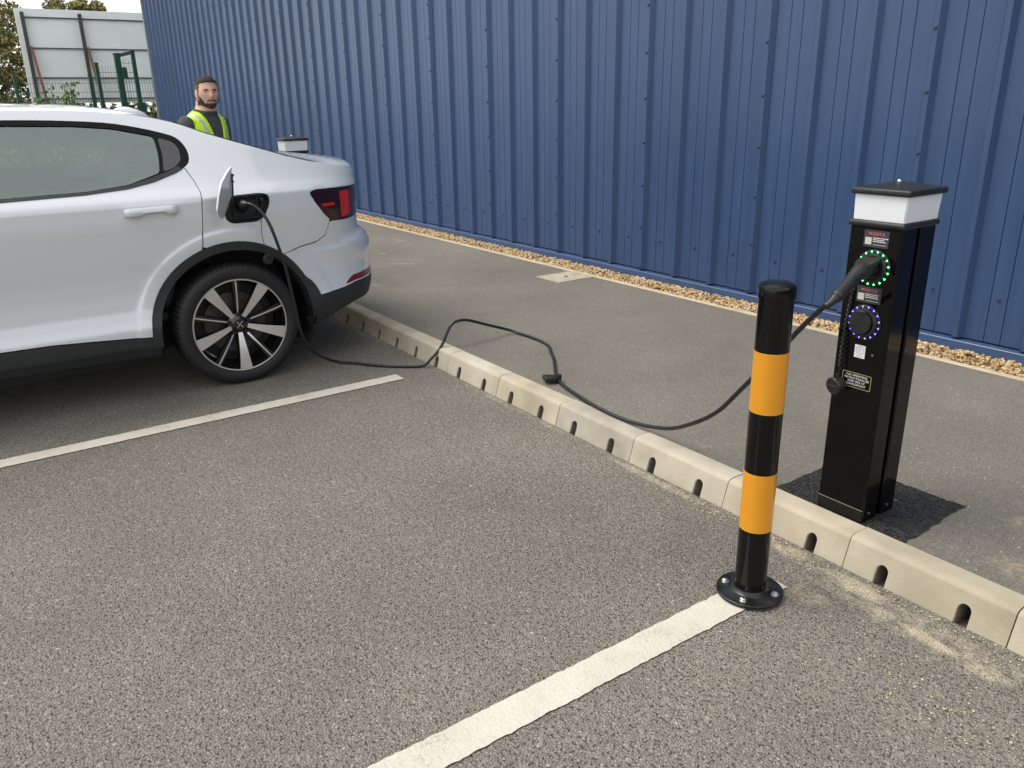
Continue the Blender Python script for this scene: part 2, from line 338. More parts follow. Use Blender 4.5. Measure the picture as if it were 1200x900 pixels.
def rnd(poly, r=.02, k=4):
    """round the corners of a closed polygon"""
    out = []; n = len(poly)
    for i in range(n):
        p, a, b = Vector(poly[i]), Vector(poly[i - 1]), Vector(poly[(i + 1) % n])
        da, db = (a - p), (b - p); rr = min(r, da.length * .45, db.length * .45)
        s, e = p + da.normalized() * rr, p + db.normalized() * rr
        for t in range(k + 1):
            u = t / k; out.append(tuple(s * (1 - u) ** 2 + p * 2 * u * (1 - u) + e * u * u))
    return out
def smooth_poly(poly, n=4):
    """closed Catmull-Rom through the points"""
    out = []; N = len(poly)
    for i in range(N):
        a, b, c, d = [Vector(poly[(i + k) % N]) for k in (-1, 0, 1, 2)]
        for k in range(n):
            t = k / n; out.append(tuple(.5 * ((2 * b) + (c - a) * t + (2 * a - 5 * b + 4 * c - d) * t * t + (3 * b - a - 3 * c + d) * t ** 3)))
    return out
def cdt(outer, holes, step, fill=True, extra=()):
    O = dens(outer, step); Hs = [dens(h, step) for h in holes]
    pts = []; edges = []
    for loop in [O] + Hs:
        s = len(pts); pts += loop; edges += [(s + i, s + (i + 1) % len(loop)) for i in range(len(loop))]
    if extra:
        for (a, b) in extra:
            B = np.array(pts[:len(O) + sum(map(len, Hs))])
            if ((B[:, 0] - a) ** 2 + (B[:, 1] - b) ** 2).min() > .004 ** 2 and pip(a, b, O) and not any(pip(a, b, h) for h in Hs): pts.append((a, b))
    if fill:
        B = np.array(pts); xs = np.arange(min(B[:, 0]) + step / 2, max(B[:, 0]), step); ys = np.arange(min(B[:, 1]) + step / 2, max(B[:, 1]), step)
        for a in xs:
            for b in ys:
                if ((B[:, 0] - a) ** 2 + (B[:, 1] - b) ** 2).min() < (step * .55) ** 2: continue
                if pip(a, b, O) and not any(pip(a, b, h) for h in Hs): pts.append((a, b))
    v, e, f, *_ = delaunay_2d_cdt([Vector(p) for p in pts], edges, [], 0, 1e-7)
    fs = []
    for t in f:
        cx = sum(v[i].x for i in t) / len(t); cy = sum(v[i].y for i in t) / len(t)
        if pip(cx, cy, O) and not any(pip(cx, cy, h) for h in Hs): fs.append(list(t))
    used = sorted(set(i for t in fs for i in t)); mp = {k: i for i, k in enumerate(used)}
    return [(v[k].x, v[k].y) for k in used], [[mp[i] for i in t] for t in fs]

# ================================================================== THE SETTING
def sheet(name, x0, x1, y0, y1, z, m, kind='structure', parent=None):
    o = from_pd(name, [(x0, y0, z), (x1, y0, z), (x1, y1, z), (x0, y1, z)], [(0, 1, 2, 3)], m, parent)
    if parent is None: tag(o, kind=kind)
    return o
sheet('ground', -1500, 1500, -1500, 1500, -.03, m_grass)
sheet('car_park', -17.5, 40, -45, .004, 0, m_asph)
KX0, KX1 = -17.5, 8.0
# pavement slab flush with the kerb top
bm = bmesh.new(); box(bm, KX0, KX1, .1225, 2.02, -.02, .100)
tag(from_bm('pavement', bm, m_asph2), kind='structure')
bm = bmesh.new(); box(bm, KX0, KX1, 2.066, 2.42, -.02, .085)
tag(from_bm('gravel_bed', bm, noisy('bed_soil', (.22, .16, .09), .9, 20, .3, .004, 60)), kind='structure')
# edging strip in lengths
ed = empty('edging_strip', (-4.7, 2.04, 0), kind='structure')
bm = bmesh.new(); box(bm, -.4565, .4565, -.0215, .0235, -.02, .1045, .003, 1)
me0 = None
for i in range(28):
    x = KX0 + .46 + i * .915
    if me0 is None:
        o = from_bm('edging_block', bm, m_edge, None); me0 = o.data; o.parent = ed
    else:
        o = bpy.data.objects.new('edging_block', me0); col.objects.link(o); o.parent = ed
    o.location = Vector((x, 2.042, random.uniform(-.002, .002))) - ed.location

# new tarmac patch round the near charger
tp = dens([(2.64, .124), (3.125, .124), (3.110, .515), (2.90, .508), (2.64, .500)], .02)
tp = [(x + random.uniform(-.005, .005), y + (random.uniform(-.005, .005) if y > .13 else 0)) for x, y in tp]
bm = bmesh.new(); bm.faces.new([bm.verts.new((x, y, .1035)) for x, y in tp]); tag(from_bm('tarmac_patch', bm, m_patch), kind='structure')
tp = dens([(-2.36, .124), (-1.88, .124), (-1.88, .51), (-2.36, .51)], .02)
bm = bmesh.new(); bm.faces.new([bm.verts.new((x, y, .1035)) for x, y in tp]); tag(from_bm('tarmac_patch', bm, m_patch), kind='structure')

# bay lines, ragged thermoplastic
def bay_line(xc, y0, y1, w=.05):
    ys = np.arange(y0, y1, .012); L_, R_ = [], []
    j = lambda s: (rng.normal(0, .0011) + .0013 * sin(s * 61) * sin(s * 23))
    A = [(xc - w + j(y), y) for y in ys]; B = [(xc + w + j(y + 9), y) for y in ys][::-1]
    bm = bmesh.new(); n = len(A); va = [bm.verts.new((x, y, .004)) for x, y in A]; vb = [bm.verts.new((x, y, .004)) for x, y in B][::-1]
    for i in range(n - 1): bm.faces.new((va[i], vb[i], vb[i + 1], va[i + 1]))
    tag(from_bm('bay_line', bm, m_line), kind='structure')
bay_line(.4186, -5.2, -.233, .048); bay_line(2.9219, -5.2, -.225, .051); bay_line(-2.08, -5.2, -.235); bay_line(-4.58, -5.2, -.235); bay_line(-7.08, -5.2, -.235)

# ---- kerb of drainage blocks: sloped face with two keyhole slots each, real depth
kerb = empty('kerb', (0, .06, 0), kind='structure')
def kerb_block_mesh():
    bm = bmesh.new(); G = .0018
    prof = [(0, -.02), (.034, .092), (.037, .0975), (.043, .1015), (.052, .1040), (.064, .1055), (.1205, .1055)]
    def slot(cx):
        w, h = .020, .060; a = [(cx - w, -.02), (cx + w, -.02), (cx + w, h - w)]
        return a + [(cx + w * cos(t), h - w + w * sin(t)) for t in np.linspace(.25, pi - .25, 7)] + [(cx - w, h - w)]
    F = lambda x, z, d=0: (x, .034 * (z + .02) / .112 + d, z)
    slots = [slot(.124), slot(.374)]
    outer = [(G, -.02), (.104, -.02), (.144, -.02), (.354, -.02), (.394, -.02), (.5 - G, -.02), (.5 - G, .092), (G, .092)]
    v, f = cdt([(G, -.02), (.5 - G, -.02), (.5 - G, .092), (G, .092)], [[(x, max(z, -.0199)) for x, z in s] for s in slots], .05, False)
    vs = [bm.verts.new(F(*p)) for p in v]
    for t in f:
        ff = bm.faces.new([vs[i] for i in t])
        if ff.normal.y > 0: ff.normal_flip()
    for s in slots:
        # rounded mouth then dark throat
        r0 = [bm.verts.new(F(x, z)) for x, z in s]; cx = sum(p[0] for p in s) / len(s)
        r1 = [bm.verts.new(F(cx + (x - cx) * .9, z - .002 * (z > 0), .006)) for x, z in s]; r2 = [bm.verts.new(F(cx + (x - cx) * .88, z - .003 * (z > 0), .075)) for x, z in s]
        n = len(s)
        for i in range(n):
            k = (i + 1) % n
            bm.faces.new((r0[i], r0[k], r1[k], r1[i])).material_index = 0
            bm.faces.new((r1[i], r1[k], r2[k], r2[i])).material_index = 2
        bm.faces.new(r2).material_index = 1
    # top and rounded nose
    for (ya, za), (yb, zb) in zip(prof[1:], prof[2:]):
        bm.faces.new([bm.verts.new(c) for c in ((G, ya, za), (.5 - G, ya, za), (.5 - G, yb, zb), (G, yb, zb))])
    for x in (G, .5 - G):
        bm.faces.new([bm.verts.new((x, y, z)) for y, z in prof + [(.1205, -.02)]])
    bm.faces.new([bm.verts.new(c) for c in ((G, .1205, .1055), (.5 - G, .1205, .1055), (.5 - G, .1205, -.02), (G, .1205, -.02))])
    bmesh.ops.remove_doubles(bm, verts=bm.verts, dist=1e-5)
    me = bpy.data.meshes.new('kerb_block'); bm.to_mesh(me); bm.free()
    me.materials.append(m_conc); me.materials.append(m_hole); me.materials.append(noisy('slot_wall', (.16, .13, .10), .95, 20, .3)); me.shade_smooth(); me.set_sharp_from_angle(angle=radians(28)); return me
kb = [kerb_block_mesh() for _ in range(1)]
m_conc_l = noisy('kerb_concrete_light', (.43, .395, .325), .85, 5, .18, .0020, 170, tint=(1, .96, .90))
m_conc_g = noisy('kerb_concrete_grey', (.37, .34, .285), .85, 6, .20, .0020, 170, tint=(1, .97, .92))
kb2 = kb[0].copy(); kb2.materials[0] = m_conc_l; kb3 = kb[0].copy(); kb3.materials[0] = m_conc_g; kbs = [kb[0], kb2, kb3]
for i in range(-34, 16):
    o = bpy.data.objects.new('kerb_block', random.choice(kbs)); col.objects.link(o); o.parent = kerb
    o.location = (i * .5, -.06 + random.uniform(-.0012, .0012), random.uniform(-.0012, .0012)); o.rotation_euler = (random.uniform(-.006, .006), 0, random.uniform(-.002, .002))

# ---- gravel strip: thousands of pale stones
def gravel():
    ico = bmesh.new(); bmesh.ops.create_icosphere(ico, subdivisions=1, radius=1); V = np.array([v.co[:] for v in ico.verts]); Fc = np.array([[v.index for v in f.verts] for f in ico.faces]); ico.free()
    cols = [(.46, .31, .15), (.36, .23, .105), (.56, .45, .29), (.24, .17, .10), (.50, .37, .21)]
    mats = [noisy('gravel_%d' % i, c, .8, 30, .2) for i, c in enumerate(cols)]
    N = 15500; xs = np.concatenate([rng.uniform(-9, 4.6, 13000), rng.uniform(-17.4, -9, N - 13000)])
    ys = rng.uniform(2.072, 2.345, N); s = rng.uniform(.007, .0165, N); s[xs < -9] *= 1.5
    hump = .010 * np.sin((ys - 2.07) / .27 * pi); zs = .085 + rng.uniform(0, .012, N) + hump
    co = np.empty((N, 12, 3)); 
    for k in range(N):
        a = rng.uniform(0, 2 * pi, 3); q = Matrix.Rotation(a[0], 3, 'Z') @ Matrix.Rotation(a[1], 3, 'X')
        co[k] = (V * (s[k] * rng.uniform(.7, 1.3), s[k] * rng.uniform(.6, 1.1), s[k] * rng.uniform(.45, .9)) * rng.uniform(.85, 1.15, (12, 1))) @ np.array(q).T + (xs[k], ys[k], zs[k])
    # a few strays on the edging and pavement, and grit by the kerb slots
    faces = (np.arange(N)[:, None, None] * 12 + Fc[None]).reshape(-1, 3)
    me = bpy.data.meshes.new('gravel'); me.vertices.add(N * 12); me.vertices.foreach_set('co', co.reshape(-1)); nf = len(faces)
    me.loops.add(nf * 3); me.loops.foreach_set('vertex_index', faces.reshape(-1)); me.polygons.add(nf)
    me.polygons.foreach_set('loop_start', np.arange(nf) * 3); 
    for m in mats: me.materials.append(m)
    me.polygons.foreach_set('material_index', np.repeat(rng.choice(5, N, p=[.3, .2, .2, .12, .18]), 20)); me.update(calc_edges=True); me.validate()
    o = bpy.data.objects.new('gravel', me); col.objects.link(o)
    tag(o, 'pale yellow gravel strip along the foot of the blue cladding', 'gravel', kind='stuff')
gravel()
# grit by the kerb
def grit():
    ico = bmesh.new(); bmesh.ops.create_icosphere(ico, subdivisions=1, radius=1); V = [v.co.copy() for v in ico.verts]; F_ = [[v.index for v in f.verts] for f in ico.faces]; ico.free()
    vs, fs = [], []
    for k in range(620):
        r = rng.random()
        if r < .7: x, y, z = rng.uniform(2.3, 4.3), -abs(rng.normal(0, .05)) - .004, .002
        elif r < .85: x, y, z = rng.normal(3.55, .16), rng.normal(-.36, .06), .002
        else: x, y, z = rng.uniform(2.2, 3.9), rng.uniform(.15, .9), .101
        s = rng.uniform(.0012, .0042); b = len(vs)
        for c in V: vs.append((x + c.x * s * rng.uniform(.7, 1.3), y + c.y * s, z + c.z * s * .7))
        fs += [[b + i for i in f] for f in F_]
    tag(from_pd('loose_grit', vs, fs, noisy('grit', (.48, .40, .28), .9, 50, .3)), 'loose sandy grit scattered at the foot of the kerb', 'grit', kind='stuff')
grit()

# ---- access cover in the pavement
ac = empty('access_cover', (-.75, 1.85, .1), 'square concrete-filled access cover set in the pavement near the gravel', 'access cover')
bm = bmesh.new()
x0, x1, y0, y1 = -.905, -.60, 1.665, 2.015
for a in ((x0, x1, y0, y0 + .012), (x0, x1, y1 - .012, y1), (x0, x0 + .012, y0 + .012, y1 - .012), (x1 - .012, x1, y0 + .012, y1 - .012)): box(bm, *a, .09, .1055, .001, 1)
from_bm('frame', bm, m_cover, ac)
bm = bmesh.new(); box(bm, x0 + .017, x1 - .017, y0 + .017, y1 - .017, .09, .104, .001, 1); from_bm('lid', bm, m_cover, ac)
bm = bmesh.new(); lathe(bm, [(0, .1075), (.014, .1075), (.016, .1035)], 16, center=(-.75, 1.85, 0)); from_bm('lifting_key_hole', bm, m_hole, ac)

# ================================================================== BUILDING
WY, WZ0, WZ1, XC = 2.33, .164, 6.6, -16.63
bld = empty('industrial_building', (-4, 6, 0), 'large building clad in ribbed dark blue metal sheets', 'building')
P_ = .357
def sheet_profile(n=3):
    """X, Y offsets across one cladding sheet: wide pans with two fine grooves, trapezoid ribs"""
    out = []
    for k in range(n):
        b = k * P_
        out += [(b, 0), (b + .100, 0), (b + .1025, .007), (b + .105, 0), (b + .185, 0), (b + .1875, .007), (b + .190, 0), (b + .285, 0), (b + .308, -.034), (b + .336, -.034), (b + .357, 0)]
    return out
pr = sheet_profile(); XR = -1.435 + .022                   # a rib's +X foot
bm = bmesh.new(); A = [bm.verts.new((x, y, 0)) for x, y in pr]; B = [bm.verts.new((x, y, WZ1 - WZ0)) for x, y in pr]
for i in range(len(pr) - 1): bm.faces.new((A[i], A[i + 1], B[i + 1], B[i]))
# lap edge: the sheet's last rib sits 1.5 mm proud so each joint shows
me_s = bpy.data.meshes.new('cladding_sheet'); bm.to_mesh(me_s); bm.free(); me_s.materials.append(m_blue)
k = 0; W3 = 3 * P_
x = XR - W3 * 14
sheets = []
while x < 8.5:
    if x >= XC - .2:
        o = bpy.data.objects.new('cladding_sheet', me_s); col.objects.link(o); o.parent = bld
        o.location = Vector((x, WY - (k % 2) * .0012, WZ0)) - bld.location; sheets.append(x); k += 1
    x += W3
WX1 = sheets[-1] + W3; XC0 = sheets[0]
# screws: up the lap ribs, and one per pan near the foot
bm = bmesh.new()
def screw(x, y, z):
    lathe(bm, [(.0115, 0), (.0115, -.003), (.0075, -.004), (.0065, -.010), (0, -.011)], 8, 'Y', (x, y, z))
for sx in sheets:
    for j in range(20):
        z = .18 + j * .315 + .0
        if z < WZ1: screw(sx + W3 - .035, WY - .034, z)
    for j in range(3): screw(sx + j * P_ + .145, WY, .40); screw(sx + j * P_ + .145, WY, 3.1)
tag(from_bm('screws', bm, base_mat('screw_dark', (.030, .048, .110), .3), bld, 40), kind='stuff')
# base drip flashing in lengths
xx = XC0
while xx < WX1 - .1:
    xe = min(xx + 3.0, WX1); bm = bmesh.new()
    pf = [(WY + .03, .155), (WY - .046, .152), (WY - .050, .148), (WY - .050, .098), (WY - .036, .092), (WY + .03, .092)]
    prism(bm, pf, lambda y, z: (xx + .001, y, z), lambda y, z: (xe - .001, y, z)); bmesh.ops.recalc_face_normals(bm, faces=bm.faces)
    from_bm('drip_flashing', bm, m_bluet, bld); xx = xe
# body behind: plinth, end wall, back, roof
bm = bmesh.new(); box(bm, XC0 + .06, WX1 - .05, WY + .012, WY + .030, .150, .19); from_bm('shadow_line_strip', bm, m_hole, bld)  # dark-coloured strip standing in for the shadow line above the flashing
bm = bmesh.new(); box(bm, XC0 + .06, WX1 - .05, WY + .032, 26, -.02, WZ1 - .03); from_bm('wall_core', bm, m_blue, bld)
bm = bmesh.new(); box(bm, XC0 - .03, XC0 + .05, WY - .045, WY + .12, .09, WZ1, .004, 1); from_bm('corner_flashing', bm, m_greyt, bld)
bm = bmesh.new(); box(bm, XC0 - .1, WX1 + .05, WY - .10, 26.1, WZ1 + .002, WZ1 + .25, .01, 1); from_bm('roof', bm, m_greyt, bld)

# unseen hedge, added behind the camera to darken reflections on cladding and car
V, F_ = [], []
r_ = np.random.default_rng(77)
for i, y in enumerate(np.arange(-45, 30, 1.0)):
    for j, (dx, z) in enumerate(((0, -.1), (-.5, .8), (-.35, 1.8), (.1, 2.6), (.8, 3.2), (2.0, 3.4))): V.append((27 + dx + r_.normal(0, .25), y, z + (r_.normal(0, .3) if j > 1 else 0)))
for i in range(len(V) // 6 - 1):
    for j in range(5): F_.append((i * 6 + j, i * 6 + j + 1, i * 6 + j + 7, i * 6 + j + 6))
tag(from_pd('unseen_reflection_hedge', V, F_, noisy('unseen_hedge_green', (.05, .06, .025), .95, 1.2, .5, .1, 8)), 'unseen dark hedge added at the far edge of the car park for dark reflections', 'hedge', kind='stuff')
# ================================================================== BACKGROUND beyond the car park (X < -17)
def cp(c, s, d, z):  # point at horizontal distance d from the standpoint along a compass direction
    return Vector((4.2469 + c * d, -2.1132 + s * d, z))
# hoarding seen from behind
TL = cp(-.9958, .0925, 27, 0); dirb = (cp(-.9783, .2065, 27.4, 0) - TL).normalized(); nb = Vector((dirb.y, -dirb.x, 0))
if nb.x < 0: nb = -nb
bb = empty('billboard', TL + dirb * 3, 'back of a big white hoarding carried on dark posts with rusty braces', 'billboard')
zt, zb = 4.08, 1.66; LB = 7.6
def bbox(bm, s0, s1, n0, n1, z0, z1):
    vs = box(bm, 0, 1, 0, 1, 0, 1)
    for v in vs:
        s = s0 + v.co.x * (s1 - s0); n = n0 + v.co.y * (n1 - n0); z = z0 + v.co.z * (z1 - z0); v.co = TL + dirb * s + nb * n + Vector((0, 0, z))
rows = (zb, 1.78, 2.33, 3.09, 3.86, zt)
for j in range(5):
    for i in range(3):
        bm = bmesh.new(); bbox(bm, i * LB / 3 + .0008, (i + 1) * LB / 3 - .0008, -.03, random.uniform(-.002, .002), rows[j] + .001, rows[j + 1] - .001); from_bm('hoarding_panel', bm, m_bbw, bb)
for zz in (3.86, 3.09, 2.33, 1.78):
    bm = bmesh.new(); bbox(bm, .12, LB, .010, .04, zz - .014, zz + .014); from_bm('rail', bm, m_bbd, bb)
for s in (.17, 1.56, 3.60, 5.6):
    bm = bmesh.new(); bbox(bm, s - .045, s + .045, .062, .15, -.03, 3.98); from_bm('post', bm, m_bbd, bb)
    bm = bmesh.new(); beam(bm, TL + dirb * (s + .07) + nb * .15 + Vector((0, 0, 3.12)), TL + dirb * (s + .30) + nb * .9 + Vector((0, 0, -.02)), .06); from_bm('brace', bm, m_rust, bb)

# green mesh fence + gate
def fpost(name, c, s, d, h, w, parent):
    p = cp(c, s, d, 0); bm = bmesh.new(); box(bm, p.x - w / 2, p.x + w / 2, p.y - w / 2, p.y + w / 2, -.03, h, .006, 1)
    box(bm, p.x - w / 2 - .006, p.x + w / 2 + .006, p.y - w / 2 - .006, p.y + w / 2 + .006, h, h + .03, .005, 1)
    from_bm(name, bm, m_green, parent, 40); return p
def wires(a, b, z0, z1, parent, name='wire_mesh'):
    bm = bmesh.new(); Ln = (b - a).length; t = (b - a).normalized(); n = int(Ln / .055)
    for i in range(n + 1):
        p = a + t * (Ln * i / n); beam(bm, p + Vector((0, 0, z0)), p + Vector((0, 0, z1)), .005)
    for z in np.arange(z0, z1 + .01, .2): beam(bm, a + Vector((.008, 0, z)), b + Vector((.008, 0, z)), .007)
    tag(from_bm(name, bm, m_green, parent), kind='stuff')
fen = empty('mesh_fence', cp(-.99, .12, 22.4, 0), 'low green weld-mesh fence running in front of the white hoarding', 'fence')
pp = [fpost('post', c, s, 22.4, 2.22, .065, fen) for c, s in ((-1.0, .02), (-.9966, .0815), (-.9888, .1494), (-.975, .222), (-.955, .296))]
for a, b in zip(pp, pp[1:]): wires(a, b, .05, 2.20, fen)
gat = empty('fence_gate', cp(-.984, .178, 21.5, 0), 'taller green gate leaf with mesh between thick green posts near the building', 'gate')
g1 = fpost('post', -.98755, .1573, 21.5, 2.43, .075, gat); g2 = fpost('gate_post', -.98405, .1779, 21.5, 2.63, .125, gat); g3 = fpost('gate_frame', -.98115, .1933, 21.5, 2.69, .08, gat)
bm = bmesh.new(); beam(bm, g2 + Vector((0, 0, 2.60)), g3 + Vector((0, 0, 2.68)), .07); from_bm('gate_rail', bm, m_green, gat)
wires(g1, g2, .05, 2.40, gat); wires(g2, g3, .05, 2.55, gat)
bm = bmesh.new(); q = g2 + (g3 - g2) * .28; box(bm, q.x + .02, q.x + .12, q.y - .05, q.y + .05, 2.12, 2.36, .01, 1); from_bm('latch', bm, m_green, gat)
q = g3; bm = bmesh.new(); box(bm, q.x - .07, q.x + .07, q.y - .07, q.y + .09, 1.35, 1.6, .01, 1); from_bm('lock_box', bm, m_green, gat)

# trees: tapered trunk, limbs, crown of small leaves in clumps
def leaves(centres, rad, per, size, seed):
    r = np.random.default_rng(seed); V = []; F_ = []
    for (c, R_) in zip(centres, rad):
        n = int(per)
        d = r.normal(size=(n, 3)); d /= np.linalg.norm(d, axis=1)[:, None]; p = np.array(c) + d * (R_ * r.uniform(.25, 1, n) ** .5)[:, None] * (1, 1, .8)
        a = r.normal(size=(n, 3)); a /= np.linalg.norm(a, axis=1)[:, None]; b = np.cross(a, r.normal(size=(n, 3))); b /= np.linalg.norm(b, axis=1)[:, None]
        s = size * r.uniform(.6, 1.4, n)[:, None]
        b0 = len(V); quad = np.stack([p - a * s, p + b * s * .5, p + a * s, p - b * s * .5], 1).reshape(-1, 3); V += quad.tolist(); F_ += [[b0 + 4 * i + k for k in range(4)] for i in range(n)]
    return V, F_
def tree(name, pos, h, cr, m, label, cat='tree', group=None, trunk=.12, low=.35, nclump=60, per=150, size=.09, seed=1):
    r = random.Random(seed); t = empty(name, pos, label, cat, group)
    bm = bmesh.new(); top = pos + Vector((r.uniform(-.2, .2), r.uniform(-.2, .2), h * .8))
    tube(bm, spline([pos + Vector((0, 0, -.05)), pos.lerp(top, .4) + Vector((r.uniform(-.1, .1), r.uniform(-.1, .1), 0)), top], 5), [trunk * (1 - .85 * i / 10) for i in range(11)], 8); from_bm('trunk', bm, m_bark, t, 60)
    cs, rs = [], []; bm = bmesh.new()
    for i in range(nclump):
        a = r.uniform(0, 2 * pi); zz = r.uniform(low, .97); env = cr * (sin(min(1, (zz - low) / (1 - low) * .85 + .12) * pi) ** .6); q = env * r.uniform(.3, 1) ** .6
        c = pos + Vector((cos(a) * q, sin(a) * q, zz * h)); cs.append(c[:]); rs.append(cr * r.uniform(.14, .3))
        if i % 5 == 0:
            s = pos.lerp(top, min(1, zz * .8)); tube(bm, spline([s, (s + c) / 2 + Vector((0, 0, .05)), c], 3), [trunk * .3 * (1 - .13 * k) for k in range(7)], 5)
    from_bm('limb', bm, m_bark, t, 60)
    V, F_ = leaves(cs, rs, per, size, seed); from_pd('crown', V, F_, m, t); return t
tree('autumn_tree', cp(-.9975, .060, 31, 0), 8.2, 2.6, m_leafa, 'tall tree with yellow-brown autumn leaves left of the white hoarding', nclump=80, per=340, size=.065, trunk=.16, low=.2, seed=3)
tree('olive_tree', cp(-.9985, .050, 30, 0), 4.2, 1.5, m_leafd, 'dark olive-green bushy tree under the autumn tree at the left edge', trunk=.1, low=.1, nclump=60, per=340, size=.055, seed=5)
tree('round_tree', cp(-.9914, .1305, 36, 0), 4.95, .42, m_leafa, 'small treetop showing alone above the hoarding, nearer its left post', 'tree', trunk=.1, low=.5, nclump=34, per=110, seed=8, group='treetops above the hoarding')
tree('round_tree', cp(-.9878, .1560, 36, 0), 5.35, .95, m_leafa, 'broader treetop showing above the middle of the hoarding', 'tree', trunk=.13, low=.45, nclump=60, per=130, seed=9, group='treetops above the hoarding')
def shrub(name, pos, h, r_, m, label, seed, n=9):
    r = random.Random(seed); t = empty(name, pos, label, 'shrub'); bm = bmesh.new(); cs, rs = [], []
    for i in range(n):
        a = r.uniform(0, 2 * pi); tip = pos + Vector((cos(a) * r_ * r.uniform(.3, 1), sin(a) * r_ * r.uniform(.3, 1), h * r.uniform(.7, 1)))
        pts = spline([pos + Vector((cos(a) * .05, sin(a) * .05, -.03)), pos.lerp(tip, .5) + Vector((0, 0, .1)), tip], 4); tube(bm, pts, [.018 * (1 - .08 * k) for k in range(len(pts))], 5)
        for k in range(3, 9): cs.append(pts[k][:]); rs.append(.10)
    from_bm('stem', bm, m_bark, t, 60); V, F_ = leaves(cs, rs, 12, .05, seed); from_pd('foliage', V, F_, m, t)
shrub('young_shrub', cp(-.9952, .0985, 24, 0), 1.95, .35, m_leafg, 'leafy green shrub at the foot of the hoarding\'s left post', 11)
shrub('young_shrub', cp(-.9922, .1215, 24, 0), 2.12, .60, m_leafg, 'wider straggly green shrub in front of the hoarding between its posts', 12, 14)
# low hedge and rough grass behind the fence
cs, rs = [], []
for i in range(260):
    s = random.uniform(-.05, .26); d = random.uniform(28.2, 30.5); cs.append((4.2469 - sqrt(1 - s * s) * d, -2.1132 + s * d, random.uniform(.1, 1.55))); rs.append(random.uniform(.3, .5))
V, F_ = leaves(cs, rs, 90, .08, 21); tag(from_pd('hedge_bank', V, F_, m_leafd), 'low bank of dark undergrowth behind the hoarding and fence', 'undergrowth', kind='stuff')
cs, rs = [], []
for i in range(420):
    s = random.uniform(-.03, .24); d = random.uniform(22.5, 27.5); cs.append((4.2469 - sqrt(1 - s * s) * d, -2.1132 + s * d, random.uniform(.0, .30))); rs.append(.35)
V, F_ = leaves(cs, rs, 50, .09, 22); tag(from_pd('rough_grass', V, F_, m_leafg), 'rough grass and weeds along the green fence', 'grass', kind='stuff')

# ================================================================== BOLLARD
BX, BY = 2.921, -.346
bol = empty('bollard', (BX, BY, 0), 'black steel bollard with two yellow bands bolted over the end of the near bay line', 'bollard')
R_ = .0465
def cyl(name, z0, z1, r, m, parent, seg=48, extra=()):
    bm = bmesh.new(); lathe(bm, [(r, z0), (r, z1)] + list(extra), seg, center=(BX, BY, 0)); return from_bm(name, bm, m, parent, 30)
cyl('tube', .010, .925, R_, m_blk, bol)
for z0, z1 in ((.596, .771), (.229, .412)):
    bm = bmesh.new(); lathe(bm, [(R_, z0), (R_ + .0006, z0 + .0002), (R_ + .0006, z1 - .0002), (R_, z1)], 48, center=(BX, BY, 0)); from_bm('yellow_band', bm, m_yel, bol, 30)
bm = bmesh.new(); lathe(bm, [(R_ + .0, .918), (R_ + .0035, .919), (R_ + .0035, .944), (R_ + .001, .953), (R_ - .010, .959), (R_ - .025, .961), (0, .962)], 48, center=(BX, BY, 0)); from_bm('cap', bm, m_blk, bol, 45)
bm = bmesh.new(); lathe(bm, [(.045, .0065), (.094, .0065), (.0985, .0085), (.0985, .0155), (.0965, .0175), (.058, .018), (.052, .022), (R_, .030)], 64, center=(BX, BY, 0)); from_bm('base_plate', bm, noisy('plate_dusty', (.012, .012, .013), .28, 22, .75, .0004, 200, spec=.4, rvar=.5), bol, 35)
for k in range(4):
    a = radians(45 + 90 * k - 20); x, y = BX + .075 * cos(a), BY + .075 * sin(a); bm = bmesh.new()
    lathe(bm, [(.0125, .0178), (.0125, .0198), (0, .0199)], 20, center=(x, y, 0)); lathe(bm, [(.0085, .0198), (.0085, .026), (.006, .0275), (0, .0278)], 6, center=(x, y, 0)); from_bm('bolt', bm, m_steel, bol, 30)

# ================================================================== CHARGING POSTS
WHITE = base_mat('print_white', (.75, .75, .75), .5); PINK = base_mat('print_pink', (.65, .16, .16), .5); CARD = base_mat('card_dark', (.035, .037, .05), .45)
LIME = base_mat('print_lime', (.45, .55, .18), .5); GREYP = base_mat('print_grey', (.25, .26, .27), .5)
def put_text(s, size, x, z, y, m, parent, name='lettering', align='CENTER', spacing=1.0, sx=1.0):
    me = text_mesh(s, size, .00015, align, spacing)
    me.transform(Matrix.Translation((x, y, z)) @ Matrix.Rotation(pi / 2, 4, 'X') @ Matrix.Diagonal((sx, 1, 1, 1)))
    return link(name, me, m, parent)
def flat(name, poly, y, th, m, parent, r=0):
    if r: poly = rnd(poly, r, 3)
    bm = bmesh.new(); prism(bm, poly, lambda x, z: (x, y, z), lambda x, z: (x, y - th, z)); bmesh.ops.recalc_face_normals(bm, faces=bm.faces); return from_bm(name, bm, m, parent)
def rect(x0, x1, z0, z1): return [(x0, z0), (x1, z0), (x1, z1), (x0, z1)]
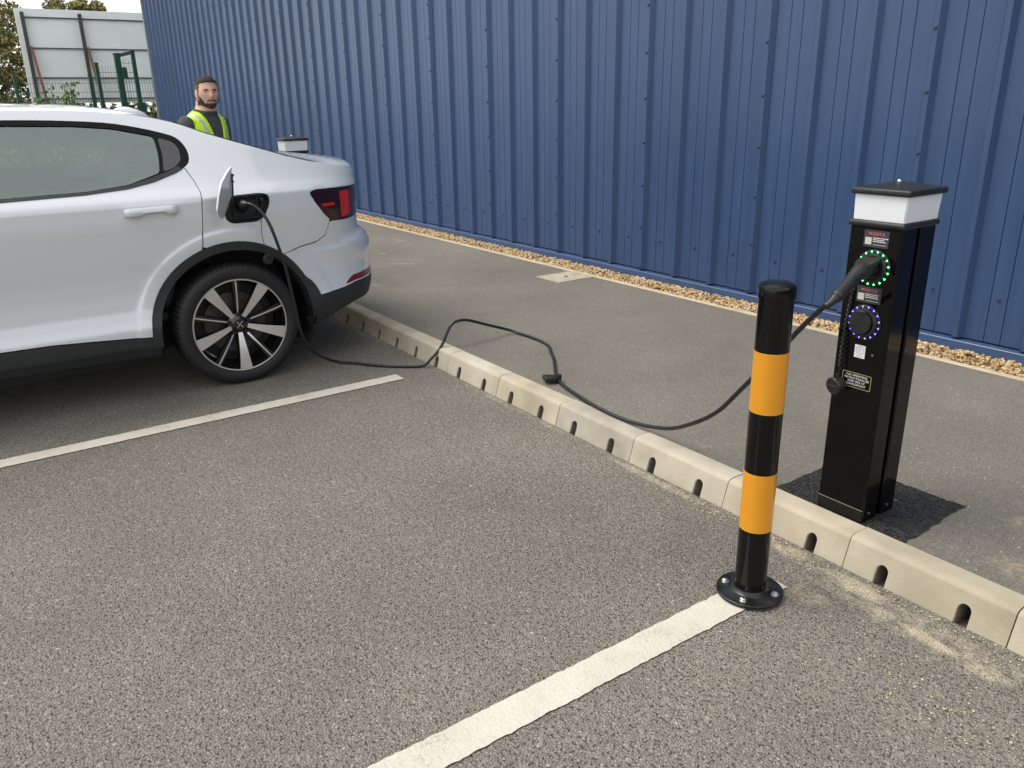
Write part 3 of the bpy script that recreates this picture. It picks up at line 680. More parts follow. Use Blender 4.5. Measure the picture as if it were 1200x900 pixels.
def charger(ox, label, near, dz=0):
    t = empty('charging_post', (ox + 2.89, .22, .1), label, 'charging post', 'black charging posts behind the kerb')
    X0, X1, Yf, Yb = ox + 2.806, ox + 2.974, .131, .311
    # body: extruded profile with a deep groove down both flanks
    c = .006
    pl = [(X0 + c, Yf), (X1 - c, Yf), (X1, Yf + c), (X1, .206), (X1 - .004, .210), (X1 - .016, .212), (X1 - .016, .228), (X1 - .004, .230), (X1, .234), (X1, Yb - c), (X1 - c, Yb), (X0 + c, Yb), (X0, Yb - c), (X0, .234), (X0 + .016, .228), (X0 + .016, .212), (X0, .206), (X0, Yf + c)]
    bm = bmesh.new(); prism(bm, pl, lambda x, y: (x, y, .104 if near else .06), lambda x, y: (x, y, 1.055)); bmesh.ops.recalc_face_normals(bm, faces=bm.faces); from_bm('body', bm, m_gloss, t)
    bm = bmesh.new(); box(bm, X0 + .004, X1 - .004, Yf - .003, Yf + .001, .150, 1.050, .0015, 1); from_bm('front_panel', bm, m_gloss, t)
    bm = bmesh.new(); box(bm, X0 + .001, X1 - .001, Yf - .0045, Yf + .001, .1045, .148, .0015, 1); from_bm('plinth_cover', bm, m_gloss, t)
    bm = bmesh.new(); box(bm, X0 - .007, X1 + .007, Yf - .008, Yb + .007, 1.053, 1.071, .007, 3); from_bm('collar', bm, m_blkp, t, 40)
    bm = bmesh.new(); z0, z1 = 1.069, 1.150
    a = [(X0 + .004, Yf + .002), (X1 - .001, Yf + .002), (X1 - .001, Yb - .001), (X0 + .004, Yb - .001)]; b = [(X0 + .002, Yf), (X1 + .003, Yf), (X1 + .003, Yb + .003), (X0 + .002, Yb + .003)]
    A = [bm.verts.new((x, y, z0)) for x, y in a]; B = [bm.verts.new((x, y, z1)) for x, y in b]; bm.faces.new(A[::-1]); bm.faces.new(B)
    for i in range(4): bm.faces.new((A[i], A[(i + 1) % 4], B[(i + 1) % 4], B[i]))
    bmesh.ops.bevel(bm, geom=list(bm.edges), offset=.003, segments=2, affect='EDGES'); from_bm('lamp_head', bm, m_opal, t, 40)
    bm = bmesh.new(); cx, cy = (X0 + X1) / 2, (Yf + Yb) / 2
    box(bm, X0 - .008, X1 + .013, Yf - .010, Yb + .013, 1.146, 1.165, .006, 3)
    for v in bm.verts:
        if v.co.z > 1.155: pass
    ring = [bm.verts.new((cx + .002 + sx * .087, cy + sy * .094, 1.1645)) for sx, sy in ((-1, -1), (1, -1), (1, 1), (-1, 1))]; ap = [bm.verts.new((cx + sx * .012, cy + sy * .012, 1.180)) for sx, sy in ((-1, -1), (1, -1), (1, 1), (-1, 1))]
    bm.faces.new(ap)
    for i in range(4): bm.faces.new((ring[i], ring[(i + 1) % 4], ap[(i + 1) % 4], ap[i]))
    from_bm('cap', bm, m_blkp, t, 30)
    bm = bmesh.new(); lathe(bm, [(.007, 1.179), (.007, 1.182), (.0045, 1.1855), (0, 1.187)], 12, center=(cx, cy, 0)); from_bm('cap_screw', bm, m_steel, t, 40)
    for y in (.165, .268):
        bm = bmesh.new(); lathe(bm, [(.005, 0), (.005, .002), (0, .003)], 10, 'X', (X1, y, .130)); from_bm('side_screw', bm, m_steel, t, 40)
    yf = Yf - .003
    if not near:
        for z in (.934, .765):
            bm = bmesh.new(); lathe(bm, [(.046, 0), (.046, -.008), (.038, -.016), (0, -.018)], 28, 'Y', (ox + 2.895, yf, z)); from_bm('socket', bm, m_blkp, t, 40)
        return t
    # sockets with rings of status lights
    for (sx, sz, ml) in ((2.900, .934, m_ledg), (2.894, .765, m_ledb)):
        bm = bmesh.new(); lathe(bm, [(.0545, .0005), (.0545, -.0028), (.0525, -.004), (.0470, -.004), (.0455, -.0025), (.0450, -.012), (.0430, -.0145), (.0370, -.0150), (.0350, -.0125), (.034, -.002)], 48, 'Y', (sx, yf, sz)); so = from_bm('socket', bm, m_blkp, t, 40)
        for k in range(16):
            a = 2 * pi * (k + .5) / 16; x, z = sx + .0497 * sin(a), sz + .0497 * cos(a); bm = bmesh.new(); lathe(bm, [(.0027, 0), (.0022, -.0012), (0, -.0014)], 8, 'Y', (x, yf - .0038, z)); from_bm('status_light', bm, ml, so)
        bm = bmesh.new(); lathe(bm, [(.0345, -.003), (0, -.003)], 40, 'Y', (sx, yf, sz)); from_bm('socket_well', bm, m_blkm, so, 40)
    # closed lid on the lower socket
    bm = bmesh.new(); lathe(bm, [(.0350, -.004), (.0350, -.019), (.0335, -.021), (.020, -.0215), (0, -.0215)], 40, 'Y', (2.890, yf, .765)); box(bm, 2.872, 2.908, yf - .0235, yf - .010, .794, .804, .0015, 1); box(bm, 2.900, 2.9065, yf - .020, yf - .006, .722, .731, .001, 1)
    from_bm('socket_lid', bm, m_blkp, t, 40)
    # stickers
    for (x0, z0, z1) in ((2.857, .995, 1.045), (2.856, .826, .876)):
        s = flat('label_card', rect(x0, x0 + .080, z0, z1), yf, .0008, CARD, t); ys = yf - .0010
        put_text('MONTA', .0135, x0 + .040, z1 - .0155, ys, PINK, s, spacing=1.12)
        flat('print_square', rect(x0 + .005, x0 + .026, z0 + .007, z0 + .028), yf - .0008, .0004, base_mat('print_cream', (.55, .52, .45), .6), s)
        for j in range(4):
            bm = bmesh.new()
            if j < 3:
                xx = x0 + .030
                while xx < x0 + .072 - (j == 1) * .006:
                    w = random.uniform(.003, .008); box(bm, xx, xx + w, ys - .0002, ys + .0001, z0 + .0265 - j * .0052, z0 + .0287 - j * .0052); xx += w + .0015
            else: box(bm, x0 + .032, x0 + .074, ys - .0002, ys + .0001, z0 + .007, z0 + .0078)
            tag(from_bm('small_print', bm, WHITE, s), kind='stuff')
    s = flat('round_mark_sticker', rect(2.873, 2.909, .650, .691), yf, .0006, base_mat('sticker_white', (.72, .74, .75), .5), t)
    for r0, r1 in ((.0125, .0138), (.0078, .0088)):
        bm = bmesh.new(); n = 28
        for i in range(n):
            a, b = 2 * pi * i / n, 2 * pi * (i + 1) / n
            if r0 < .01 and cos(a) > .75: continue
            bm.faces.new([bm.verts.new((2.891 + r * cos(q), yf - .0009, .6735 + r * sin(q))) for r, q in ((r0, a), (r1, a), (r1, b), (r0, b))])
        bmesh.ops.recalc_face_normals(bm, faces=bm.faces); tag(from_bm('ring_print', bm, GREYP, s))
    put_text('C', .0115, 2.891, .6695, yf - .0009, GREYP, s); 
    bm = bmesh.new(); box(bm, 2.880, 2.902, yf - .0009, yf - .0006, .6535, .6548); from_bm('small_print', bm, GREYP, s)
    s = flat('instruction_label', rect(2.842, 2.942, .5505, .600), yf, .0006, m_gloss, t, .004)
    bm = bmesh.new(); o_ = rnd(rect(2.8425, 2.9415, .5510, .5995), .004, 4); i_ = rnd(rect(2.8438, 2.9402, .5523, .5982), .003, 4)
    A = [bm.verts.new((x, yf - .0009, z)) for x, z in o_]; B = [bm.verts.new((x, yf - .0009, z)) for x, z in i_]
    for i in range(len(A)): k = (i + 1) % len(A); bm.faces.new((A[i], A[k], B[k], B[i]))
    from_bm('border', bm, LIME, s)
    for i, tx in enumerate(('FOR OPERATING', 'INSTRUCTIONS SEE', 'REAR SIDE OF', 'CHARGEPOINT')): put_text(tx, .0095, 2.892, .5875 - i * .0098, yf - .0009, WHITE, s, spacing=1.02)
    # key hole
    bm = bmesh.new(); lathe(bm, [(.0035, 0), (.003, -.0015), (0, -.0016)], 10, 'Y', (2.934, yf, .668)); from_bm('lock', bm, m_steel, t)
    # tethered cap hanging on a coil
    bm = bmesh.new(); pts = []
    for i in range(150):
        u = i / 149; z = .862 - u * .250; r = .0042; x = 2.846 - .006 * u - .004 * sin(u * pi); y = .122 - .012 * u
        pts.append((x + r * cos(u * 2 * pi * 17), y + r * sin(u * 2 * pi * 17), z))
    pts += [(2.841, .108, .600), (2.843, .106, .578)]
    tube(bm, pts, .0021, 6); from_bm('cap_tether', bm, m_cable, t, 60)
    bm = bmesh.new(); mt = Matrix.Rotation(radians(-12), 4, 'Z') @ Matrix.Rotation(radians(8), 4, 'X')
    lathe(bm, [(0, .020), (.024, .020), (.0255, .017), (.0255, -.004), (.0285, -.006), (.0285, -.013), (.0265, -.0155), (0, -.0165)], 32, 'Y', (2.843, .098, .553), mat=mt); box(bm, 2.822, 2.864, .0785, .086, .5515, .5555, .001, 1)
    tube(bm, [(2.842, .100, .580), (2.842, .098, .590)], [.006, .004], 8)
    from_bm('hanging_cap', bm, m_blkp, t, 40)
    return t
charger(0, 'tall black charging post with white lamp head, right beside the striped bollard', True)
far_post = charger(-5.06, 'charging post seen only as a white lamp head above the car\'s tail, by the man', False)
far_post.location.z += .03

# ================================================================== CHARGING CABLE
cab = empty('charging_cable', (1.6, .13, .115), 'black charging cable running from the car over the kerb to the charging post', 'cable')
path = [(.02, -.862, .953), (.06, -.842, .957), (.095, -.812, .930), (.13, -.788, .880), (.155, -.766, .793), (.16, -.735, .650), (.155, -.710, .484), (.14, -.687, .317), (.12, -.667, .247), (.10, -.637, .189), (.06, -.570, .107), (.02, -.492, .052), (-.01, -.420, .016), (.06, -.345, .0095),
        (.167, -.271, .0095), (.290, -.150, .0095), (.352, -.058, .014), (.365, -.012, .050), (.37, .034, .090), (.37, .070, .135), (.37, .098, .188), (.37, .128, .228), (.37, .170, .243), (.37, .240, .235), (.37, .365, .188), (.375, .545, .120),
        (.596, .574, .110), (.74, .545, .1095), (.821, .496, .1095), (.95, .42, .1095), (1.057, .345, .1095), (1.17, .265, .1105), (1.279, .205, .112), (1.423, .166, .1120), (1.671, .120, .1140), (1.889, .113, .118), (2.100, .110, .157), (2.262, .080, .236), (2.411, .050, .339), (2.540, .020, .474), (2.683, -.020, .627), (2.805, -.050, .766), (2.911, -.082, .870)]
bm = bmesh.new(); tube(bm, spline(path, 8), .0082, 12); from_bm('cable', bm, m_cable, cab, 60)
# plug at the post
bm = bmesh.new()
pp_ = spline([(2.900, .128, .934), (2.900, .095, .934), (2.9015, .060, .932), (2.904, .028, .921), (2.9085, -.010, .903), (2.912, -.045, .885), (2.914, -.068, .874)], 4)
rr = [r_ * .80 for r_ in [.0305, .0305, .0305, .0305, .031, .0315, .032, .032, .0315, .0305, .029, .027, .0255, .0245, .024, .0238, .0235, .0235, .0235, .0238, .024, .024, .0238, .0225, .020]]
tube(bm, pp_, rr[:len(pp_)], 24); from_bm('charger_plug', bm, m_blkp, cab, 45)
bm = bmesh.new(); tube(bm, [(2.914, -.066, .875), (2.9135, -.074, .871), (2.913, -.078, .869), (2.9125, -.090, .861), (2.905, -.098, .853)][:5], [.0145, .0145, .0115, .0105, .009], 16); from_bm('strain_relief', bm, m_cable, cab, 45)
# sprung socket flap resting on the plug
bm = bmesh.new(); fl = rnd([(-.030, 0), (.030, 0), (.031, .045), (.018, .078), (-.018, .078), (-.031, .045)], .010, 4)
def FL(x, d, h): p = Vector((2.899, .124, .966)) + Vector((x, -d * .93, -d * .30 + h)); return p
prism(bm, fl, lambda x, d: FL(x, d, .006), lambda x, d: FL(x, d, -.008)); bmesh.ops.recalc_face_normals(bm, faces=bm.faces); bmesh.ops.bevel(bm, geom=[e for e in bm.edges if len(e.link_faces) == 2 and e.calc_face_angle(0) > .8], offset=.002, segments=2, affect='EDGES')
from_bm('socket_flap', bm, m_blkp, bpy.data.objects['charging_post'], 40)
# plug at the car
bm = bmesh.new(); tube(bm, spline([(-.04, -.862, .945), (-.01, -.862, .95), (.02, -.860, .954), (.045, -.850, .957)], 4), [.030] * 7 + [.027, .023, .019, .016, .0135, .012], 20); from_bm('car_plug', bm, m_blkp, cab, 45)
# dust cap strapped on the cable
bm = bmesh.new(); c0 = Vector((1.245, .218, .112))
mt = Matrix.Rotation(radians(-38), 4, 'Z')
tube(bm, [c0 + mt @ Vector((-.014, 0, .002)), c0 + mt @ Vector((.014, 0, .002))], .0145, 16); from_bm('cable_clip', bm, m_blkp, cab, 40)
bm = bmesh.new(); box(bm, -.031, .031, -.070, -.006, -.012, .014, .008, 3); lathe(bm, [(.017, -.012), (.017, .022), (0, .024)], 20, center=(0, .006, 0))
bm.transform(Matrix.Translation(c0 + Vector((.0, -.004, .006))) @ Matrix.Rotation(radians(-20), 4, 'Z') @ Matrix.Rotation(radians(-7), 4, 'X')); from_bm('dust_cap', bm, m_blkm, cab, 40)

# ================================================================== CAR
CX = -.905
def interp(x, xs, ys):
    if x <= xs[0]: return ys[0]
    if x >= xs[-1]: return ys[-1]
    i = 0
    while xs[i + 1] <= x: i += 1
    h = xs[i + 1] - xs[i]; t = (x - xs[i]) / h; d = lambda k: (ys[k + 1] - ys[k]) / (xs[k + 1] - xs[k])
    def m(k):
        if k == 0: return d(0)
        if k == len(xs) - 1: return d(k - 1)
        a, b = d(k - 1), d(k); return 0 if a * b <= 0 else 2 * a * b / (a + b)
    return ((2 * t ** 3 - 3 * t * t + 1) * ys[i] + (t ** 3 - 2 * t * t + t) * h * m(i) + (-2 * t ** 3 + 3 * t * t) * ys[i + 1] + (t ** 3 - t * t) * h * m(i + 1))
BZ=[.12,.22,.30,.38,.43,.49,.56,.62,.72,.82,.92,.995,1.012,1.06,1.15,1.25,1.35,1.45,1.5]
BW=[.80,.87,.905,.914,.900,.888,.883,.886,.901,.916,.927,.925,.914,.872,.812,.752,.690,.622,.585]
RZ=[.10,.22,.35,.45,.62,.69,.74,.85,.95,1.0,1.03,1.06,1.10,1.25,1.5]
RY=[-.11,-.01,.055,.08,.085,.055,-.005,-.01,.0,.0,.0,.005,-.01,-.5,-1.6]
Y0=-.55;LR=1.2;Y1=-3.75;LF=1.3
FZ=[.10,.25,.5,.7,.8,.9,1.0,1.1,1.5]
FY=[-4.50,-4.60,-4.62,-4.60,-4.56,-4.45,-4.2,-3.9,-3.8]
def sm(a,b,x):
    t=min(1,max(0,(x-a)/(b-a))); return t*t*(3-2*t)
HUB=[(-.95,.325),(-3.66,.325)]
def S(u,z):
    w=interp(z,BZ,BW)
    for hy,hz in HUB:
        r=hypot(u-hy,z-hz)
        if r<.62: w+=.006*sm(.540,.470,r)+.0055*sm(.520,.495,r)
        w-=0
    w=w-.03*sm(-2.2,-3.7,u)*sm(.9,.7,z) 
    zl=.640+.085*(u+.64)
    if u>-.66: w+=.016*sm(zl+.03,zl-.005,z)*sm(-.66,-.30,u)*sm(.25,.45,z)
    if u>Y0:
        th=min(1,(u-Y0)/LR)*pi/2; n=2.8
        yr=interp(z,RZ,RY); yr=max(yr,Y0+.12)
        y=Y0+(yr-Y0)*max(0,sin(th))**(2/n); x=w*max(0,cos(th))**(2/n)
    elif u<Y1:
        th=min(1,(Y1-u)/LF)*pi/2; n=2.5
        yf=interp(z,FZ,FY); y=Y1+(yf-Y1)*max(0,sin(th))**(2/n); x=w*max(0,cos(th))**(2/n)
    else: y=u;x=w
    if y>-1.2:
        t=(y+1.2)/.65
        x*=1-.05*t*t if t<1 else 1-.05*(2*t-1)
    return x,y,z

def SN(u, z, e=.003):
    a = Vector(S(u + e, z)) - Vector(S(u - e, z)); b = Vector(S(u, z + e)) - Vector(S(u, z - e)); n = a.cross(b)
    if n.length < 1e-12: return Vector((1, 0, 0))
    n.normalize(); 
    return n
car = empty('electric_car', (CX, -2.3, 0), 'silver-white electric fastback car plugged in with its charging flap open', 'car')
def patch(name, outer, holes, mat, off=0., hem=.014, step=.03, parent=None, both=True, label=None, extra=()):
    V, F_ = cdt(outer, holes, step, True, extra); P = []; N = []
    for u, z in V:
        n = SN(u, z); P.append(Vector(S(u, z)) + n * off); N.append(n)
    e_ct = {}
    for f in F_:
        for i in range(3):
            k = (f[i], f[(i + 1) % 3]); e_ct[k] = 1
    bnd = [(a, b) for (a, b) in e_ct if (b, a) not in e_ct]
    res = []
    for s in ((1, -1) if both else (1,)):
        vs = [(CX + s * p.x, p.y, p.z) for p in P]; nv = len(vs); fs = []; nn = []
        # orientation: face normal must agree with surface normal
        flip = sum((P[f[1]] - P[f[0]]).cross(P[f[2]] - P[f[0]]).dot(N[f[0]]) for f in F_) < 0
        if s < 0: flip = not flip
        for f in F_:
            g = f[::-1] if flip else f
            fs.append(tuple(g)); nn += [(s * N[i].x, N[i].y, N[i].z) for i in g]
        hn = []
        if hem:
            for a, b in bnd:
                A, B = P[a], P[b]; C_, D = B - N[b] * hem, A - N[a] * hem; q = len(vs)
                vs += [(CX + s * p.x, p.y, p.z) for p in (A, B, C_, D)]
                order = [q + 3, q + 2, q + 1, q] if not flip else [q, q + 1, q + 2, q + 3]
                va, vb, vc = [Vector(vs[i]) for i in order[:3]]; fn = (vb - va).cross(vc - va)
                fn = fn.normalized() if fn.length > 1e-12 else Vector((0, 0, 1)); fs.append(tuple(order)); nn += [tuple(fn)] * 4
        me = bpy.data.meshes.new(name); me.from_pydata(vs, [], fs); me.update(); me.shade_smooth(); me.normals_split_custom_set(nn)
        o = link(name, me, mat, parent or car, None, label); res.append(o)
    return res
E_U = [-5.05, -4.6, -4.0, -3.6, -3.42, -3.1, -2.75, -2.5, -2.2, -1.8, -1.5, -1.3, -1.105, -.954, -.71, -.41, -.2, 0, .3, .65]
E_Z = [.80, .84, .95, 1.03, 1.09, 1.25, 1.385, 1.42, 1.43, 1.428, 1.42, 1.40, 1.361, 1.303, 1.223, 1.136, 1.112, 1.092, 1.078, 1.07]
Ez = lambda u: interp(u, E_U, E_Z)
def epts(u0, u1, st=.05):
    n = max(1, int(abs(u1 - u0) / st)); return [(u0 + (u1 - u0) * i / n, Ez(u0 + (u1 - u0) * i / n)) for i in range(n + 1)]
def arc(cy, cz, r, a0, a1, n=24): return [(cy + r * cos(radians(a0 + (a1 - a0) * i / n)), cz + r * sin(radians(a0 + (a1 - a0) * i / n))) for i in range(n + 1)]
HR = (-.950, .325); HF = (-3.66, .325); RO, RI = .447, .403
WT = smooth_poly([(-3.42, 1.052), (-3.1, 1.215), (-2.75, 1.350), (-2.5, 1.384), (-2.2, 1.392), (-1.838, 1.388), (-1.633, 1.382), (-1.417, 1.367), (-1.271, 1.341), (-1.150, 1.308), (-1.100, 1.285), (-1.074, 1.250), (-1.064, 1.210), (-1.074, 1.170), (-1.105, 1.145), (-1.153, 1.125), (-1.263, 1.090), (-1.386, 1.067), (-1.574, 1.053), (-1.918, 1.045), (-2.3, 1.04), (-3.2, 1.03)], 3)
GR = rnd([(-2.28, 1.058), (-2.28, 1.370), (-2.05, 1.370), (-1.843, 1.366), (-1.553, 1.357), (-1.387, 1.341), (-1.205, 1.300), (-1.205, 1.215), (-1.222, 1.130), (-1.38, 1.084), (-1.571, 1.066), (-1.913, 1.060)], .02, 3)
GF = rnd([(-2.40, 1.058), (-2.40, 1.370), (-2.75, 1.330), (-3.05, 1.215), (-3.30, 1.078), (-3.22, 1.050)], .02, 3)
GQ = rnd([(-1.190, 1.290), (-1.125, 1.268), (-1.104, 1.235), (-1.108, 1.180), (-1.150, 1.148), (-1.205, 1.132), (-1.188, 1.210)], .015, 3)
FLAP = rnd([(-.966, .930), (-.945, .985), (-.905, 1.003), (-.765, 1.006), (-.722, .992), (-.722, .950), (-.760, .880), (-.800, .861), (-.930, .862), (-.962, .885)], .02, 3)
TAIL = rnd([(-.518, .986), (-.480, .998), (-.24, .995), (.12, .990), (.17, .975), (.18, .84), (.08, .818), (-.26, .812), (-.375, .820), (-.432, .860), (-.487, .925)], .018, 3)
G = .0022
def aU(poly, du): return [(a + du, b) for a, b in poly]
DR = [(-1.100, 1.145), (-1.076, 1.086), (-1.062, 1.029), (-1.072, .950), (-1.080, .866), (-1.093, .760)]
# door and quarter follow the arch trim
def on_arch(u, r=RO, c=HR): return (u, c[1] + sqrt(r * r - (u - c[0]) ** 2))
a_door = math.degrees(math.atan2(sqrt(RO ** 2 - .145 ** 2), -.145))
a_seam = 51.0; SE = (HR[0] + RO * cos(radians(a_seam)), HR[1] + RO * sin(radians(a_seam)))
seam = [SE, (-.574, .696), (-.496, .715), (-.438, .742), (-.408, .785), (-.388, .826)]
quarter = [(u + G, z) for u, z in DR] + arc(*HR, RO, a_door - .5, a_seam)[1:] + [(u, z + G) for u, z in seam[1:]] + dens([(-.35, .815 + .012), (.65, .815 + .012)], .1, False) + [(.65, 1.07)] + epts(.65, -3.42)[1:] + [(-3.45, 1.06)] + [p for p in WT[:3]] + []
# upper body side: from the rear centre over the C-pillar to the A-pillar foot, around the window opening
def wt_part():
    """window outline from the A pillar foot over the top to the rear corner and under it to the door seam"""
    i1 = min(range(len(WT)), key=lambda i: hypot(WT[i][0] + 1.100, WT[i][1] - 1.145)); return WT[:i1 + 1]
quarter = [(u + G, z) for u, z in DR[1:]] + arc(*HR, RO, a_door - .6, a_seam)[1:] + [(u, z + G) for u, z in seam[1:]] + [(-.2, .818), (.1, .822), (.65, .826)] + [(.65, 1.07)] + epts(.65, -3.42)[1:] + wt_part() + [(-1.098, 1.1435)]
FL_X = [(HR[0] + r_ * cos(a_), HR[1] + r_ * sin(a_)) for r_ in (.487, .495, .501, .507, .513, .519, .527) for a_ in np.linspace(0, pi, 110)]
patch('rear_quarter_panel', quarter, [TAIL, FLAP], m_paint, step=.018, extra=FL_X)
i1 = min(range(len(WT)), key=lambda i: hypot(WT[i][0] + 1.105, WT[i][1] - 1.145)); under = [p for p in WT[i1:] if p[0] > -2.32]
rear_door = [(-1.104, 1.1425)] + [p for p in under if p[0] < -1.11] + [(-2.33, 1.039), (-2.34, .80), (-2.335, .388), (-2.05, .381), (-1.841, .378), (-1.624, .362), (-1.398, .343)] + [p for p in arc(*HR, RO, 178, a_door + .5)] + [(u - G, z) for u, z in DR[::-1][1:-1]]
patch('rear_door', rear_door, [], m_paint, step=.018, extra=FL_X)
front_door = [(-2.345, 1.038), (-3.2, 1.029), (-3.30, 1.0), (-3.33, .80), (-3.22, .60), (-3.20, .42), (-3.0, .40), (-2.34, .389)]
patch('front_door', front_door, [], m_paint, step=.05)
wing = [(-3.206, 1.026), (-3.43, 1.052), (-3.46, 1.055)] + epts(-3.47, -4.55)[1:] + [(-4.5, .66), (-4.10, .60)] + arc(*HF, RO, 40, 176) [0:0] + [p for p in arc(HF[0], HF[1], RO, 155, 10)] [0:0]
wing = [(-3.21, 1.026), (-3.46, 1.055)] + epts(-3.47, -4.5)[1:] + [(-4.45, .66), (-4.02, .60)] + arc(*HF, RO, 140, 8) + [(-3.206, .42), (-3.226, .60), (-3.336, .80), (-3.306, 1.0)]
patch('front_wing', wing, [], m_paint, step=.05)
fb = [(-4.028, .592)] + [(-4.455, .652), (-4.505, .82)] + epts(-4.52, -5.05)[1:] + [(-5.05, .34), (-4.6, .30), (-4.10, .33)] + arc(*HF, RO, 182, 144, 8)
patch('front_bumper', fb, [], m_paint, step=.05)
HLP = rnd([(-4.38, .72), (-4.30, .80), (-4.70, .76), (-4.75, .66), (-4.55, .67)], .02, 3)
patch('headlight', HLP, [], m_glossblk, off=.004, step=.05)
# rear bumper in body colour, dark lower skirt, reflector
RF = rnd([(-.337, .444), (-.300, .470), (-.250, .487), (.12, .492), (.19, .475), (.16, .452), (-.235, .452)], .012, 3)
rb = [(SE[0] + .002, SE[1] - .004), (-.574, .6905), (-.495, .7095), (-.434, .738), (-.403, .782), (-.383, .815), (-.2, .811), (.1, .816), (.65, .820), (.65, .44), (.2, .446), (-.235, .446), (-.354, .432), (-.526, .417), (-.532, .418)] + arc(*HR, RO, 13.5, a_seam - .5)
patch('rear_bumper', rb, [RF], m_paint, step=.022)
patch('rear_reflector', RF, [], base_mat('reflector_red', (.16, .012, .022), .25, coat=.3), off=-.002, step=.03)
sk = [(-.538, .245), (-.525, .413), (-.526, .4125), (-.354, .427), (-.235, .441), (.2, .441), (.65, .435), (.65, .33), (.2, .338), (-.238, .330), (-.441, .291)]
patch('rear_skirt', sk, [], m_trim, off=-.002, step=.03, hem=.10)
patch('sill_cladding', [(-3.19, .412), (-2.34, .383), (-2.05, .375), (-1.841, .372), (-1.624, .356), (-1.396, .337), (-1.393, .288), (-1.711, .287), (-2.07, .293), (-3.17, .31)], [], m_trim, off=.001, step=.04)
patch('sill_lower', [(-3.18, .305), (-2.07, .289), (-1.711, .283), (-1.385, .284), (-1.358, .284), (-1.356, .222), (-1.717, .232), (-2.08, .236), (-3.2, .24)], [], m_trim, off=-.012, step=.04, hem=.10)
for (c, a0, a1) in ((HR, -2, 186), (HF, -6, 186)):
    ring = arc(*c, RO + .001, a0 if c is HF else 11, a1, 40) + arc(*c, RI, a1, a0 - 8, 40)
    patch('wheel_arch_trim', ring, [], m_trim, off=.006, step=.03, hem=.05)
# side windows
patch('window_trim', WT, [GR, GF], m_glossblk, off=-.003, hem=.02, step=.03)
patch('quarter_window', GQ, [], base_mat('quarter_glass', (.028, .026, .034), .14, coat=.6), off=.0, hem=.006, step=.03)
patch('side_window', GR, [], m_glass, off=-.009, hem=0, step=.05)
patch('side_window', GF, [], m_glass, off=-.009, hem=0, step=.07)
patch('belt_strip', [(-1.113, 1.138), (-1.153, 1.1205), (-1.263, 1.086), (-1.386, 1.063), (-1.574, 1.049), (-1.918, 1.042), (-2.33, 1.036), (-2.33, 1.052), (-1.918, 1.057), (-1.574, 1.062), (-1.386, 1.078), (-1.263, 1.108), (-1.175, 1.135), (-1.13, 1.155)], [], m_trim, off=.003, hem=.006, step=.04)
# tail lamps
tl = patch('tail_lamp', TAIL, [], m_lamp, off=.001, hem=.02, step=.025)
for o in tl: pass
for i, o in enumerate(tl): pass
def sub(name, poly, m, off, parents, both=True, step=.03, hem=.003):
    rs = patch(name, poly, [], m, off=off, hem=hem, step=step, parent=car)
    for o, p in zip(rs, parents): o.parent = p
sub('light_bar', rnd([(-.279, .973), (-.155, .974), (-.135, .834), (-.258, .830)], .01), m_lampr, .003, tl)
sub('light_strip', rnd([(-.452, .917), (-.344, .918), (-.336, .903), (-.435, .902)], .004), m_lampr, .003, tl)
for k in range(8): sub('led_notch', [(-.128, .845 + k * .016), (-.108, .845 + k * .016), (-.108, .852 + k * .016), (-.128, .852 + k * .016)], m_lampr, .003, tl, hem=.001)
# upper surfaces
C_U = [-5.05, -4.3, -3.5, -3.1, -2.7, -1.8, -1.1, -.7, -.36, .1, .5, .65]; C_H = [0, .07, .05, .05, .045, .034, .022, .012, .014, .026, .020, 0]
R_U = [-3, -2.7, -1.3, -1.1, -.5, -.36, -.1, .4, .65]; R_H = [0, .006, .006, 0, 0, .002, .022, .020, 0]
def top(name, u0, u1, m, n=24, off=0., nv=64, vlim=0., parent=None, thick=0):
    vs = []; fs = []
    for i in range(n + 1):
        u = u0 + (u1 - u0) * i / n; x, y, z = S(u, Ez(u)); c = interp(u, C_U, C_H)
        for j in range(nv + 1):
            s = sin(pi / 2 * (-1 + 2 * j / nv)); bul = 0
            if -3.6 < u < -2.6: bul = -.18 * (1 - s * s) * min(1, (-2.6 - u) / .3)
            if -1.2 < u < -.25: bul = 0
            vs.append((CX + x * s, y + bul, z + c * (1 - abs(s) ** 2.4) + interp(u, R_U, R_H) * (1 - abs(s) ** 12) + off))
    W_ = nv + 1
    for i in range(n):
        for j in range(nv): fs.append((i * W_ + j, i * W_ + j + 1, (i + 1) * W_ + j + 1, (i + 1) * W_ + j))
    return from_pd(name, vs, fs, m, parent or car, 180)
top('roof', -2.76, -1.09, m_paint, 30); top('headliner', -2.7, -1.15, m_head, 12, -.035)
top('rear_glass', -1.09, -.40, m_glossblk, 30); top('tailgate', -.40, .64, m_paint, 130); top('windscreen', -3.47, -2.76, m_glass, 16); top('bonnet', -4.98, -3.47, m_paint, 26)
# dark seal lines along the hatch glass
for s in (1, -1):
    bm = bmesh.new(); pts = []
    for i in range(20):
        u = -1.10 + i / 19 * .70; x, y, z = S(u, Ez(u)); pts.append((CX + s * (x - .004), y, z + .002))
    tube(bm, pts, [.004] * 17 + [.0035, .003, .002], 6); from_bm('glass_seal', bm, m_trim, car, 60)
